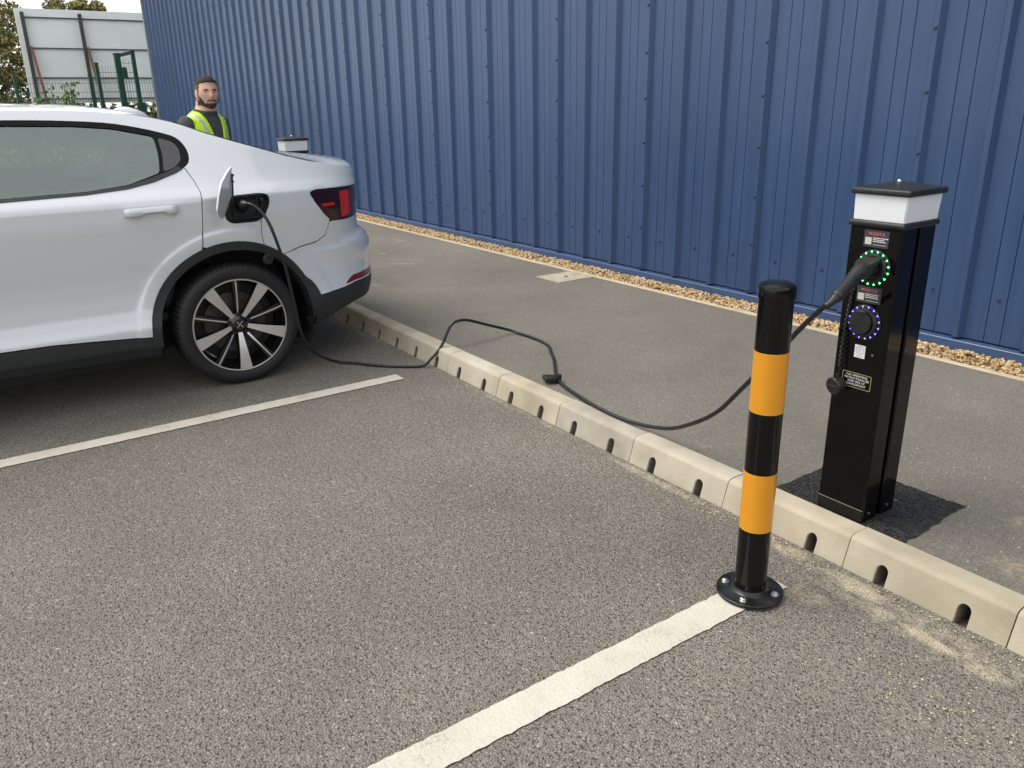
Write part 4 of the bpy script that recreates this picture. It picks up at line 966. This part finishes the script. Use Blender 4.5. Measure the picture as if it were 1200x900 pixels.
# shark-fin aerial
bm = bmesh.new(); fy = [(-1.262, .0), (-1.235, .022), (-1.20, .038), (-1.165, .044), (-1.12, .042), (-1.085, .034), (-1.066, .020), (-1.058, .0)]; prev = None; rings = []
for y, h in fy:
    zc = Ez(y) + interp(y, C_U, C_H) - .004; hw = .033 * (1 - ((y + 1.15) / .115) ** 2 * .75); hw = max(hw, .006)
    rings.append([bm.verts.new((CX + hw * sx, y, zc + h * hz)) for sx, hz in ((1, 0), (.9, .45), (.55, .85), (0, 1.0), (-.55, .85), (-.9, .45), (-1, 0))])
for A, B in zip(rings, rings[1:]):
    for k in range(6): bm.faces.new((A[k], A[k + 1], B[k + 1], B[k]))
bm.faces.new(rings[-1][::-1]); bm.faces.new(rings[0]); bmesh.ops.recalc_face_normals(bm, faces=bm.faces); from_bm('aerial', bm, m_paint, car, 75)
# door handles
for s in (1, -1):
    for u0 in (-1.434, -2.62):
        bm = bmesh.new(); n = 14; rings = []
        for i in range(n + 1):
            t = i / n; u = u0 + .246 * t; zc = .958 + .003 * t; st = .036 * min(1, sin(pi * min(1, max(0, t * .9 + .05))) * 3.2); hz = .0215 * (.72 + .28 * min(1, sin(pi * t) * 4)); low = -.9 if (t < .30 or t > .72) else -.25
            x0 = S(u, zc)[0]; q = [(x0 + .004, hz), (x0 + st * .8, hz), (x0 + st, hz * .55), (x0 + st, hz * low * .6), (x0 + st * .8, hz * low), (x0 + .004, hz * low)]
            rings.append([bm.verts.new((CX + s * a, u, zc + b)) for a, b in q])
        for A, B in zip(rings, rings[1:]):
            for k in range(6): bm.faces.new((A[k], A[(k + 1) % 6], B[(k + 1) % 6], B[k]))
        bm.faces.new(rings[0]); bm.faces.new(rings[-1][::-1]); bmesh.ops.recalc_face_normals(bm, faces=bm.faces); from_bm('door_handle', bm, m_paint, car, 50)
# charge-port recess (near side) with liner and open flap
V2 = FLAP; depth = .075
def recess():
    bm = bmesh.new(); L0 = dens(FLAP, .02); lv = []
    for k, (off, sc) in enumerate(((.003, 1.0), (.003, .955), (-.006, .93), (-.030, .90), (-.030, .70), (-.075, .64))):
        cu, cz = -.845, .935; ring = []
        for u, z in L0:
            uu, zz = cu + (u - cu) * sc, cz + (z - cz) * sc; p = Vector(S(uu, zz)) + Vector((1, 0, 0)) * off; ring.append(bm.verts.new((CX + p.x, p.y, p.z)))
        lv.append(ring)
    for A, B in zip(lv, lv[1:]):
        for i in range(len(A)): k = (i + 1) % len(A); bm.faces.new((A[i], A[k], B[k], B[i]))
    bm.faces.new(lv[-1]); bmesh.ops.recalc_face_normals(bm, faces=bm.faces)
    for f in bm.faces: pass
    return from_bm('charge_port', bm, m_blkm, car, 35)
cpo = recess()
bm = bmesh.new(); lathe(bm, [(.030, -.070), (.034, -.066), (.034, -.020), (.031, -.018), (.031, -.06)], 28, 'X', (0, -.862, .948)); from_bm('inlet', bm, m_blkp, cpo, 40)
for (u0, u1, z0, z1) in ((-.912, -.905, .885, .985), (-.912, -.785, .880, .886), (-.790, -.783, .885, .985)):
    bm = bmesh.new(); x = S(-.85, .93)[0] + CX; box(bm, x - .03, x - .012, u0, u1, z0, z1, .002, 1); from_bm('port_rib', bm, m_blkp, cpo)
bm = bmesh.new(); x = CX + S(-.75, .95)[0]
lathe(bm, [(.010, -.035), (.010, -.012), (.006, -.010), (0, -.010)], 14, 'X', (x, -.757, .968)); from_bm('release_button', bm, m_blkp, cpo, 40)
fo = [Vector(p) for p in ((.050, -.908, 1.146), (.051, -.920, 1.080), (.050, -.925, 1.010), (.047, -.953, .955), (.080, -.988, .905), (.120, -1.020, .905), (.160, -1.036, .950), (.166, -1.020, 1.02), (.138, -.992, 1.078), (.095, -.950, 1.118), (.066, -.922, 1.140))]
bm = bmesh.new(); cen = sum(fo, Vector()) / len(fo); nrm = Vector((.62, .78, 0)).normalized()
nrm = (fo[0] - cen).cross(fo[5] - cen).normalized(); nrm = nrm if nrm.dot(CAM - cen) < 0 else -nrm
A = [bm.verts.new(p) for p in fo]; B = [bm.verts.new(cen + (p - cen) * .96 + nrm * .010) for p in fo]; ca = bm.verts.new(cen - nrm * .004); cb_ = bm.verts.new(cen + nrm * .010)
for i in range(len(A)):
    k = (i + 1) % len(A); f = bm.faces.new((A[i], A[k], B[k], B[i])); f.material_index = 0
    bm.faces.new((A[k], A[i], ca)); f2 = bm.faces.new((B[i], B[k], cb_)); f2.material_index = 1
bmesh.ops.recalc_face_normals(bm, faces=bm.faces); from_bm('charge_flap', bm, [m_paint, m_blkm], car, 40)
bm = bmesh.new(); tube(bm, spline([(.030, -.955, .93), (.056, -.932, .975), (.056, -.922, 1.02), (.054, -.916, 1.08), (.052, -.912, 1.11)], 4), .0045, 8); box(bm, .046, .058, -.918, -.906, 1.100, 1.112); box(bm, .048, .060, -.921, -.909, 1.070, 1.078); from_bm('flap_hinge', bm, m_blkm, car, 50)
bm = bmesh.new(); pts = [(.036 + .0022 * sin(i * 1.3), -.788 - .006 * sin(i / 40 * 3), .872 - i / 60 * .185) for i in range(60)]; tube(bm, pts, .0018, 5); from_bm('cap_tether', bm, m_cable, cpo, 60)
bm = bmesh.new(); lathe(bm, [(0, -.006), (.024, -.006), (.027, -.003), (.027, .012), (.024, .016), (.016, .016), (.015, .010), (0, .010)], 24, 'X', (.046, -.783, .668)); from_bm('port_cap', bm, m_blkp, cpo, 40)
# far-side blank flap so the body is closed
patch_far = None
bm = bmesh.new()
vs, fs = cdt(FLAP, [], .05)
mv = [(CX - S(u, z)[0], S(u, z)[1], S(u, z)[2]) for u, z in vs]; from_pd('charge_flap_blank', mv, [tuple(f) for f in fs], m_paint, car, 180); bm.free()
# wheel wells, floor, interior
for (cy, cz) in (HR, HF):
    for s in (1, -1):
        bm = bmesh.new(); n = 30; r1 = []; r2 = []; r0 = []
        for i in range(n + 1):
            a = radians(-25 + 230 * i / n); r0.append(bm.verts.new((CX + s * .900, cy + (RI + .004) * cos(a), cz + (RI + .004) * sin(a)))); r1.append(bm.verts.new((CX + s * .56, cy + .40 * cos(a), cz + .40 * sin(a)))); 
        c = bm.verts.new((CX + s * .56, cy, cz))
        for i in range(n): bm.faces.new((r0[i], r0[i + 1], r1[i + 1], r1[i])); bm.faces.new((r1[i], r1[i + 1], c))
        from_bm('wheel_well', bm, m_blkm, car, 60)
bm = bmesh.new(); box(bm, CX - .80, CX + .80, -3.2, -1.42, .17, .36, .03, 2); box(bm, CX - .55, CX + .55, -4.4, -.35, .18, .42, .04, 2); box(bm, CX - .70, CX + .70, -.50, -.25, .33, .45, .04, 2); from_bm('underbody', bm, m_blkm, car, 40)
dc = [(-3.25, .40), (-1.42, .40), (-1.40, .75), (-.35, .80), (-.30, 1.0), (-1.05, 1.14), (-1.25, 1.085), (-1.57, 1.055), (-2.3, 1.045), (-3.25, 1.035)]
patch('door_card', dc, [], m_cabin, off=-.055, hem=0, step=.08)
it = [(-3.30, 1.03)] + [(u, z - .012) for u, z in epts(-3.25, -.75, .1)] + [(-.75, 1.03), (-1.0, 1.10)] + [(-1.05, 1.10), (-1.25, 1.07), (-2.3, 1.03)]
patch('pillar_trim', it, [GR, GF], m_cabin, off=-.04, hem=0, step=.08)
def cushion(bm, x0, x1, y0, y1, z0, z1, lean=0, bev=.05):
    n0 = len(bm.verts); vs = box(bm, x0, x1, y0, y1, z0, z1, bev, 4)
    bm.verts.ensure_lookup_table()
    for v in list(bm.verts)[n0:]: v.co.y += (v.co.z - z0) * lean
rs = None
for sx in (-.38, .38):
    bm = bmesh.new(); cushion(bm, CX + sx - .34, CX + sx + .34, -1.78, -1.20, .42, .60); cushion(bm, CX + sx - .33, CX + sx + .33, -1.38, -1.20, .55, 1.12, .30); cushion(bm, CX + sx - .14, CX + sx + .14, -1.17, -1.06, 1.10, 1.30, .2, .04); from_bm('rear_seat', bm, m_seat, car, 50)
    bm = bmesh.new(); cushion(bm, CX + sx - .27, CX + sx + .27, -2.85, -2.32, .40, .56); cushion(bm, CX + sx - .26, CX + sx + .26, -2.42, -2.26, .52, 1.10, .28); cushion(bm, CX + sx - .13, CX + sx + .13, -2.22, -2.12, 1.12, 1.32, .15, .04); from_bm('front_seat', bm, m_seat, car, 50)
bm = bmesh.new(); box(bm, CX - .76, CX + .76, -3.45, -3.10, .70, 1.0, .06, 3); from_bm('dashboard', bm, m_cabin, car, 50)
bm = bmesh.new(); box(bm, CX - .72, CX + .72, -3.2, -.6, .37, .41); from_bm('cabin_floor', bm, m_cabin, car); bm = bmesh.new(); box(bm, CX - .62, CX + .62, -1.12, -.45, .98, 1.02); from_bm('parcel_shelf', bm, m_cabin, car)
for s in (1, -1):
    bm = bmesh.new(); box(bm, CX + s * 1.01 - .10, CX + s * 1.01 + .10, -3.13, -3.02, 1.03, 1.15, .035, 3); tube(bm, [(CX + s * .86, -3.06, 1.02), (CX + s * .95, -3.07, 1.06)], .02, 8); from_bm('door_mirror', bm, m_paint, car, 40)
# badge: side lettering is absent on the visible panel

# ---- wheels
def wheel_meshes():
    """local frame: axis X, outer face towards +X, hub centre at the origin"""
    out = {}
    R0 = .3345
    # tyre: lathe with shoulder blocks and contact patch
    bm = bmesh.new(); seg = 216
    prof = [(.238, -.21), (.262, -.222), (.290, -.225), (.312, -.215), (.325, -.198), (.332, -.165), (R0, -.12), (R0, -.075), (.331, -.040), (.326, -.022), (.318, -.009), (.304, .001), (.290, .0045), (.276, .004), (.262, .000), (.2515, -.006), (.2485, -.014), (.240, -.016)]
    rings = []
    for j, (r, x) in enumerate(prof):
        ring = []
        for i in range(seg):
            a = 2 * pi * i / seg; rr = r; xx = x
            if j in (7, 8, 9, 10) and i % 3 == 0: rr -= .0055 if j < 10 else .0025; xx -= .0015 if j >= 9 else 0
            if j in (11, 12): xx += .0012 * (1 if i % 2 else -1) * (.5 if j == 12 else 1)
            y, z = rr * cos(a), rr * sin(a); z = max(z, -.3235); ring.append(bm.verts.new((xx, y, z)))
        rings.append(ring)
    for A, B in zip(rings, rings[1:]):
        for i in range(seg): bm.faces.new((A[i], A[(i + 1) % seg], B[(i + 1) % seg], B[i]))
    bmesh.ops.recalc_face_normals(bm, faces=bm.faces); me = bpy.data.meshes.new('tyre'); bm.to_mesh(me); bm.free(); me.materials.append(m_tyre); me.shade_smooth(); me.set_sharp_from_angle(angle=radians(28)); out['tyre'] = me
    # rim: lip (alloy), barrel (black), spokes
    bm = bmesh.new()
    lathe(bm, [(.2495, -.013), (.2505, -.006), (.2480, -.003), (.2425, -.004)], 96, 'X', mi=0)
    lathe(bm, [(.2425, -.004), (.2400, -.012), (.2330, -.035), (.2250, -.09), (.2200, -.19)], 96, 'X', mi=1)
    def spoke(ang, w0, w1, r0, r1, x0, x1, side, mi=0):
        """face from hub to rim; x0/x1 depth at hub/rim; black flanks"""
        ca, sa = cos(ang), sin(ang); n = 6; fr = []; bk = []
        for i in range(n + 1):
            t = i / n; r = r0 + (r1 - r0) * t; w = w0 + (w1 - w0) * t ** 1.15; x = x0 + (x1 - x0) * t + .008 * sin(pi * t)
            for q, lst, ww, dx in ((-1, fr, w, 0), (1, fr, w, 0)): lst.append(bm.verts.new((x, r * ca - q * ww / 2 * sa, r * sa + q * ww / 2 * ca)))
            for q in (-1, 1): bk.append(bm.verts.new((x - side, r * ca - q * (w / 2 + .004) * sa, r * sa + q * (w / 2 + .004) * ca)))
        for i in range(n):
            a, b, c, d = fr[2 * i], fr[2 * i + 1], fr[2 * i + 3], fr[2 * i + 2]; bm.faces.new((a, b, c, d)).material_index = mi
            e, f, g, h = bk[2 * i], bk[2 * i + 1], bk[2 * i + 3], bk[2 * i + 2]
            bm.faces.new((a, d, h, e)).material_index = 1; bm.faces.new((b, f, g, c)).material_index = 1; bm.faces.new((e, h, g, f)).material_index = 1
    for k in range(5):
        a = radians(-90 + 72 * k); spoke(a, .022, .066, .040, .243, -.040, -.0062, .034)
        # black flank blades beside each wide spoke
        a2 = radians(-90 + 36 + 72 * k); spoke(a2, .0075, .0075, .050, .243, -.044, -.0070, .030)
        for dq in (-1, 1): spoke(a2 + dq * radians(2.2), .012, .018, .05, .240, -.050, -.016, .02, mi=1)
    lathe(bm, [(0, -.028), (.030, -.028), (.036, -.033), (.060, -.045), (.066, -.06)], 40, 'X', mi=1)
    bmesh.ops.recalc_face_normals(bm, faces=bm.faces)
    me = bpy.data.meshes.new('rim'); bm.to_mesh(me); bm.free(); me.materials.append(m_alloy); me.materials.append(m_rimblk); me.shade_smooth(); me.set_sharp_from_angle(angle=radians(25)); out['rim'] = me
    bm = bmesh.new(); lathe(bm, [(0, -.10), (.07, -.10), (.075, -.115), (.165, -.115), (.168, -.13), (.155, -.14)], 48, 'X'); me = bpy.data.meshes.new('brake_disc'); bm.to_mesh(me); bm.free(); me.materials.append(noisy('disc_iron', (.10, .085, .08), .45, 20, .4, metal=.6)); me.shade_smooth(); me.set_sharp_from_angle(angle=radians(30)); out['brake_disc'] = me
    bm = bmesh.new(); lathe(bm, [(0, -.135), (.218, -.135)], 40, 'X'); me = bpy.data.meshes.new('backing_plate'); bm.to_mesh(me); bm.free(); me.materials.append(m_blkm); out['backing_plate'] = me
    # nuts
    bm = bmesh.new()
    for k in range(5):
        a = radians(-90 + 36 + 72 * k); c = (0, .0545 * cos(a), .0545 * sin(a)); lathe(bm, [(.0105, -.050), (.0105, -.034), (.008, -.031), (.004, -.031), (.003, -.036), (0, -.036)], 6, 'X', c)
    me = bpy.data.meshes.new('wheel_nuts'); bm.to_mesh(me); bm.free(); me.materials.append(m_steel if False else base_mat('nut_dark', (.05, .05, .052), .3, .8)); out['wheel_nuts'] = me
    # hub emblem: two chevrons making a four-point star
    bm = bmesh.new()
    for sy in (1, -1):
        q = [(.0, .0015), (.004, .004), (.017, .0165), (.0185, .014), (.0075, .0015), (.006, .0), (.0035, -.0)]
        poly = [(-.0005, .0015), (-.016, .016), (-.0185, .0135), (-.0075, .0012)]
        for pts in ([(.0012, .0035), (.013, .0165), (.0175, .0165), (.006, .0028)], [(-.0012, .0035), (-.013, .0165), (-.0175, .0165), (-.006, .0028)], [(.0012, .0035), (.006, .0028), (.0035, .0008), (.0, .0018)], [(-.0012, .0035), (-.006, .0028), (-.0035, .0008), (0, .0018)]):
            A = [bm.verts.new((-.0268, y, z * sy)) for y, z in pts]; f = bm.faces.new(A)
            if f.normal.x < 0 or True: pass
    bmesh.ops.recalc_face_normals(bm, faces=bm.faces); me = bpy.data.meshes.new('emblem'); bm.to_mesh(me); bm.free(); me.materials.append(m_alloy); out['emblem'] = me
    # tyre lettering bent along the sidewall
    tm = text_mesh('MICHELIN', .030, .0006, 'CENTER', 1.15); a0 = radians(130)
    for v in tm.vertices:
        ang = a0 - v.co.x / .288; r = .281 + v.co.y - .004; v.co = Vector((.0046 + v.co.z + .0006, r * cos(ang), r * sin(ang)))
    tm.materials.append(base_mat('tyre_letter', (.030, .030, .032), .4)); out['tyre_lettering'] = tm
    return out
WM = wheel_meshes()
for (cy, cz) in (HR, HF):
    for s in (1, -1):
        w = bpy.data.objects.new('wheel', None); col.objects.link(w); w.parent = car; w.location = Vector((CX + s * .905, cy, cz)) - car.location; w.empty_display_size = .1
        w.rotation_euler = (0 if cy == HR[0] else .6, 0, 0 if s > 0 else pi)
        if cy != HR[0]: w.rotation_euler = (0, 0, 0 if s > 0 else pi)
        for nm, me in WM.items():
            if nm == 'tyre_lettering' and not (s > 0): continue
            o = bpy.data.objects.new(nm, me); col.objects.link(o); o.parent = w

# ================================================================== PERSON behind the car
man = empty('person', (-2.25, -.42, 0), 'bearded man with short dark hair in a yellow high-visibility vest, standing behind the car', 'person')
m_skin = noisy('skin', (.58, .34, .25), .5, 14, .12); m_jack = noisy('jacket_dark', (.060, .066, .068), .85, 20, .25, .002, 40); m_trou = noisy('trousers', (.02, .022, .028), .9, 20, .2); m_shoe = base_mat('shoe', (.02, .02, .02), .5)
m_hair = noisy('hair_dark', (.030, .020, .015), .85, 90, .6, .004, 160); m_beard = noisy('beard_dark', (.045, .030, .023), .8, 80, .4); m_hiv = noisy('hi_vis_yellow', (.50, .80, .02), .65, 20, .08); m_refl = noisy('reflective_tape', (.42, .44, .44), .35, 30, .1); m_lip = base_mat('lip', (.36, .16, .13), .5); m_eyew = base_mat('eye_dark', (.03, .022, .02), .2); m_eyel = base_mat('eye_white', (.5, .45, .42), .3)
TA, HA = radians(34), radians(2)
def frame(o, ang): f = Vector((cos(ang), sin(ang), 0)); r = Vector((sin(ang), -cos(ang), 0)); return lambda a, b, z: o + r * a + f * b + Vector((0, 0, z))
TB = frame(Vector((-2.27, -.405, 0)), TA); HO = Vector((-2.225, -.365, 1.528)); HB = frame(HO, HA)
bm = bmesh.new()
def ringloft(bm, rings, seg=28):
    R_ = []
    for (c, a, b, ax, ay) in rings: R_.append([bm.verts.new(c + ax * (a * cos(2 * pi * i / seg)) + ay * (b * sin(2 * pi * i / seg))) for i in range(seg)])
    for A, B in zip(R_, R_[1:]):
        for i in range(seg): bm.faces.new((A[i], A[(i + 1) % seg], B[(i + 1) % seg], B[i]))
    bm.faces.new(R_[0][::-1]); bm.faces.new(R_[-1])
tr = Vector((sin(TA), -cos(TA), 0)); tf = Vector((cos(TA), sin(TA), 0))
ringloft(bm, [(TB(0, o, z), a, b, tr, tf) for z, a, b, o in ((.74, .13, .10, 0), (.82, .172, .118, 0), (.92, .168, .118, 0), (1.02, .165, .118, 0), (1.12, .178, .125, 0), (1.22, .190, .126, .0), (1.29, .190, .118, .0), (1.34, .168, .102, .0), (1.375, .125, .085, .005), (1.405, .080, .070, .012), (1.44, .060, .062, .02), (1.50, .054, .056, .03))])
for s in (1, -1):
    fwd = .02
    tube(bm, spline([TB(s * .150, 0, 1.335), TB(s * .205, -.005, 1.285), TB(s * .240, -.02, 1.05), TB(s * .232, .06, .83)], 6), [.046, .054, .058, .060, .060, .058, .056, .054, .052, .050, .048, .047, .045, .043, .041, .038, .036, .034, .031], 16)
    # hand: palm, four fingers, thumb
    w = TB(s * .231, .065, .82)
    tube(bm, [TB(s * .232, .060, .835), TB(s * .230, .075, .80), TB(s * .228, .085, .765), TB(s * .226, .090, .74)], [.026, .030, .034, .030], 12)
    for k, (df, ln) in enumerate(((.030, .062), (.012, .072), (-.007, .068), (-.026, .052))):
        b0 = TB(s * .227, .088 + df, .745 + abs(df) * .2); tube(bm, spline([b0, b0 + Vector((0, 0, -ln * .5)), b0 - tr * s * .014 + Vector((0, 0, -ln))], 3), [.0095, .0095, .009, .009, .0085, .008, .007], 8)
    t0 = TB(s * .226, .118, .79); tube(bm, spline([TB(s * .228, .095, .80), t0, TB(s * .220, .132, .755)], 3), [.013, .013, .012, .011, .0105, .010, .009], 8)
    tube(bm, spline([TB(s * .085, 0, .84), TB(s * .095, .01, .66), TB(s * .100, .015, .46), TB(s * .100, -.02, .28), TB(s * .100, -.015, .09)], 5), [.095, .094, .092, .089, .086, .082, .078, .073, .069, .064, .061, .060, .060, .059, .057, .055, .052, .049, .046, .044, .043], 16)
    ringloft(bm, [(TB(s * .103, o, z), a, b, tr, tf) for z, a, b, o in ((.003, .044, .125, .045), (.03, .047, .130, .045), (.06, .043, .110, .030), (.10, .045, .060, -.005))], 20)
# head
hr = Vector((sin(HA), -cos(HA), 0)); hf = Vector((cos(HA), sin(HA), 0)); sp = bmesh.new(); bmesh.ops.create_uvsphere(sp, u_segments=64, v_segments=48, radius=1)
g = lambda x, m_, s_: math.exp(-((x - m_) / s_) ** 2)
def head_pt(d):
    x, f, z = d.x, d.y, d.z
    X = .0755 * x; F = .094 * f; Z = .123 * z
    if z > 0: X *= 1 + .16 * z * z * (1 - z ** 6); F *= 1 + .10 * z * z * (1 - z ** 6); Z = .121 * z ** .92
    if z < 0: X *= 1 - .30 * (-z) ** 1.6; F *= (1 - .12 * (-z)) if f > 0 else (1 - .42 * (-z) ** 1.2)
    if f > 0: F = F * (1 - .10 * f) + .004 * f
    a = max(0, f)
    F += a ** 2 * (.024 * g(x, 0, .13) * g(z, -.16, .10) + .018 * g(x, 0, .10) * g(z, -.02, .14))      # nose and bridge
    F += a ** 2 * (.0065 * g(z, .24, .09) * g(x, 0, .6)) - a ** 2 * .0115 * (g(x, .36, .15) + g(x, -.36, .15)) * g(z, .08, .10)
    F += a ** 2 * (.008 * g(x, 0, .25) * g(z, -.48, .09)) - a ** 2 * .004 * g(x, 0, .3) * g(z, -.40, .03) + a ** 2 * .012 * g(x, 0, .30) * g(z, -.82, .16)
    X += .004 * (1 if x > 0 else -1) * g(z, -.12, .2) * g(f, .55, .3)
    return X, F, Z
for v in sp.verts:
    X, F, Z = head_pt(v.co); v.co = HO + hr * X + hf * F + Vector((0, 0, Z))
me_h = bpy.data.meshes.new('h'); sp.to_mesh(me_h); sp.free(); bm.from_mesh(me_h)
tube(bm, [HO + Vector((0, 0, -.16)) - hf * .020, HO + Vector((0, 0, -.05)) - hf * .022], [.056, .054], 20)
for s in (1, -1):   # ears
    ringloft(bm, [(HO + hr * s * (.066 + k * .007) - hf * (.004 + k * .004) + Vector((0, 0, -.004)), .018 * q, .031 * q, hf, Vector((0, 0, 1))) for k, q in ((0, .9), (1, 1.0), (2, 1.08), (2.6, .95))], 14)
me = bpy.data.meshes.new('body'); bm.to_mesh(me); bm.free(); o = bpy.data.objects.new('tmp', me); col.objects.link(o)
md = o.modifiers.new('r', 'REMESH'); md.mode = 'VOXEL'; md.voxel_size = .0058; md.use_smooth_shade = True
sm_ = o.modifiers.new('s', 'SMOOTH'); sm_.factor = .4; sm_.iterations = 2
dg = bpy.context.evaluated_depsgraph_get(); mb = bpy.data.meshes.new_from_object(o.evaluated_get(dg)); bpy.data.objects.remove(o); mb.materials.clear()
for m_ in (m_skin, m_jack, m_trou, m_shoe): mb.materials.append(m_)
N_ = len(mb.polygons); cc = np.empty(N_ * 3); mb.polygons.foreach_get('center', cc); cc = cc.reshape(-1, 3)
hl = cc - np.array(HO); hx = hl @ np.array(hr); hfw = hl @ np.array(hf); hz = hl[:, 2]
tl_ = cc - np.array([-2.27, -.405, 0]); tx = tl_ @ np.array(tr); tfw = tl_ @ np.array(tf); tz = cc[:, 2]
mi = np.ones(N_, int); mi[tz < .90] = 2; mi[(tz < .90) & (abs(tx) > .182) & (tz > .60)] = 1; mi[tz < .10] = 3
mi[(abs(tx) > .182) & (tz < .835) & (tz > .60)] = 0; mi[(tz > 1.408)] = 0
mb.polygons.foreach_set('material_index', mi); mb.shade_smooth()
body = bpy.data.objects.new('body', mb); col.objects.link(body); 
mb.transform(Matrix.Translation(-man.location)); body.parent = man
def shell(name, mask, off, m, mats=None, mi2=None, parent=body):
    """clothing or hair grown from the body's own surface"""
    b = bmesh.new(); b.from_mesh(mb); b.faces.ensure_lookup_table()
    kill = [f for f in b.faces if not mask[f.index]]
    for f in b.faces: f.material_index = int(mi2[f.index]) if mi2 is not None else 0
    for v in b.verts: v.co = v.co + v.normal * 0
    nrm = {v: v.normal.copy() for v in b.verts}
    bmesh.ops.delete(b, geom=kill, context='FACES')
    for _ in range(3): bmesh.ops.smooth_vert(b, verts=[v for v in b.verts if v.is_boundary], factor=.5, use_axis_x=True, use_axis_y=True, use_axis_z=True)
    outv = {}
    for v in list(b.verts): v.co += nrm.get(v, v.normal) * off
    me = bpy.data.meshes.new(name); 
    r = bmesh.ops.extrude_edge_only(b, edges=[e for e in b.edges if e.is_boundary]); 
    for v in [x for x in r['geom'] if isinstance(x, bmesh.types.BMVert)]: v.co -= v.normal * 0; 
    ev = [x for x in r['geom'] if isinstance(x, bmesh.types.BMVert)]
    for v in ev:
        n = None
        for e in v.link_edges:
            w = e.other_vert(v)
            if w in nrm: n = nrm[w]
        if n: v.co -= n * (off + .002)
    b.to_mesh(me); b.free()
    for q in (mats or [m]): me.materials.append(q)
    me.shade_smooth(); o = bpy.data.objects.new(name, me); col.objects.link(o); o.parent = parent; return o
head = (tz > 1.395) & (np.sqrt(hx ** 2 + hfw ** 2) < .125)
nog = ~((abs(hx) > .062) & (abs(hz + .004) < .034) & (abs(hfw + .008) < .026))
hair = head & nog & (((hz > .074 - .25 * np.maximum(0, abs(hx) - .035)) & (hfw > .03)) | ((hz > .012) & (hfw <= .03) & (hfw > .008)) | ((hz > .030) & (hfw <= .03)) | ((hfw < -.012) & (hz > -.045 - .2 * hfw * 0)))
m_fade = noisy('hair_faded', (.10, .068, .052), .85, 90, .4)
hm = ((hz < .058) & (abs(hx) > .045)) | (hz < .03)
hair_o = shell('hair', hair, .0055, m_hair, [m_hair, m_fade], hm.astype(int))
hv = hair_o.data.vertices; rq = random.Random(4)
for v in hv:
    q_ = Vector(v.co) + man.location - HO; zz = q_.z; ff = q_.dot(hf)
    k_ = max(0, min(1, (zz - .055) / .04)); nz_ = sin(q_.x * 330 + zz * 200) * sin(q_.y * 410) * .0018
    v.co += (q_.normalized()) * (k_ * (.001 + .005 * max(0, ff / .08)) + nz_ * k_ * 1.3)
lips = (abs(hx) < .023) & (hz < -.052) & (hz > -.068)
beard = head & nog & (hz > -.112 - .25 * np.maximum(0, .03 - hfw)) & ~lips & (hfw > -.004) & (hz > -.118) & ((hz < -.066 + 1.5 * np.maximum(0, abs(hx) - .040)) | ((abs(hx) < .030) & (hz < -.040)) | ((abs(hx) > .058) & (hz < .02) & (hfw < .028)))
beard &= ~((hz < -.080) & (hfw < .018 + 1.1 * (-.080 - hz)))
beard &= ~((hz > -.02) & (hfw > .03))
shell('beard', beard, .0035, m_beard)
for s in (1, -1):
    X, F, Z = head_pt(Vector((s * .36, .93, .05)).normalized())
    b = bmesh.new(); bmesh.ops.create_uvsphere(b, u_segments=12, v_segments=8, radius=1)
    for v in b.verts: v.co = HO + hr * (X + v.co.x * .0125) + hf * (F - .0005 + v.co.y * .004) + Vector((0, 0, Z + .002 + v.co.z * .0042))
    from_bm('eye', b, m_eyew, body, 180)
    b = bmesh.new(); tube(b, spline([HO + hr * s * .014 + hf * (F + .0085) + Vector((0, 0, .024)), HO + hr * s * .030 + hf * (F + .0065) + Vector((0, 0, .027)), HO + hr * s * .045 + hf * (F - .006) + Vector((0, 0, .023))], 4), .0052, 8); from_bm('eyebrow', b, m_hair, body, 180)
b = bmesh.new(); F = head_pt(Vector((0, .88, -.48)).normalized())[1]; bmesh.ops.create_uvsphere(b, u_segments=16, v_segments=8, radius=1)
for v in b.verts: v.co = HO + hr * (v.co.x * .021) + hf * (F - .0025 + v.co.y * .005 - abs(v.co.x) ** 2 * .004) + Vector((0, 0, -.060 + v.co.z * .0055))
from_bm('lips', b, m_lip, body, 180)
# vest: open front, V at the chest, armholes; lime with grey tape
lat = abs(tx); inner = np.maximum(.018, .018 + (tz - 1.08) * .225)
vest = (tz > .86) & (tz < 1.43) & (lat < .168) & (lat > np.where(tfw > -.01, inner, np.where(tz > 1.35, .07, 0)))
vest |= (tz > .86) & (tz < 1.12) & (lat >= .167) & (lat < .187)
sp_ = (tfw > -.02) & (lat > inner + .030) & (lat < inner + .052) & (tz > 1.07)
vm = np.zeros(N_, int); vm[sp_] = 1; vm[(tz > 1.02) & (tz < 1.07)] = 1; vm[(tz > .92) & (tz < .97)] = 1
shell('safety_vest', vest, .011, m_hiv, [m_hiv, m_refl], vm)
coll = (tz > 1.375) & (tz < 1.418 - .25 * (tfw - .02)) & (np.sqrt((tx) ** 2 + (tfw - .015) ** 2) < .088) 
shell('collar', coll, .006, noisy('collar_green', (.028, .045, .040), .9, 30, .2))
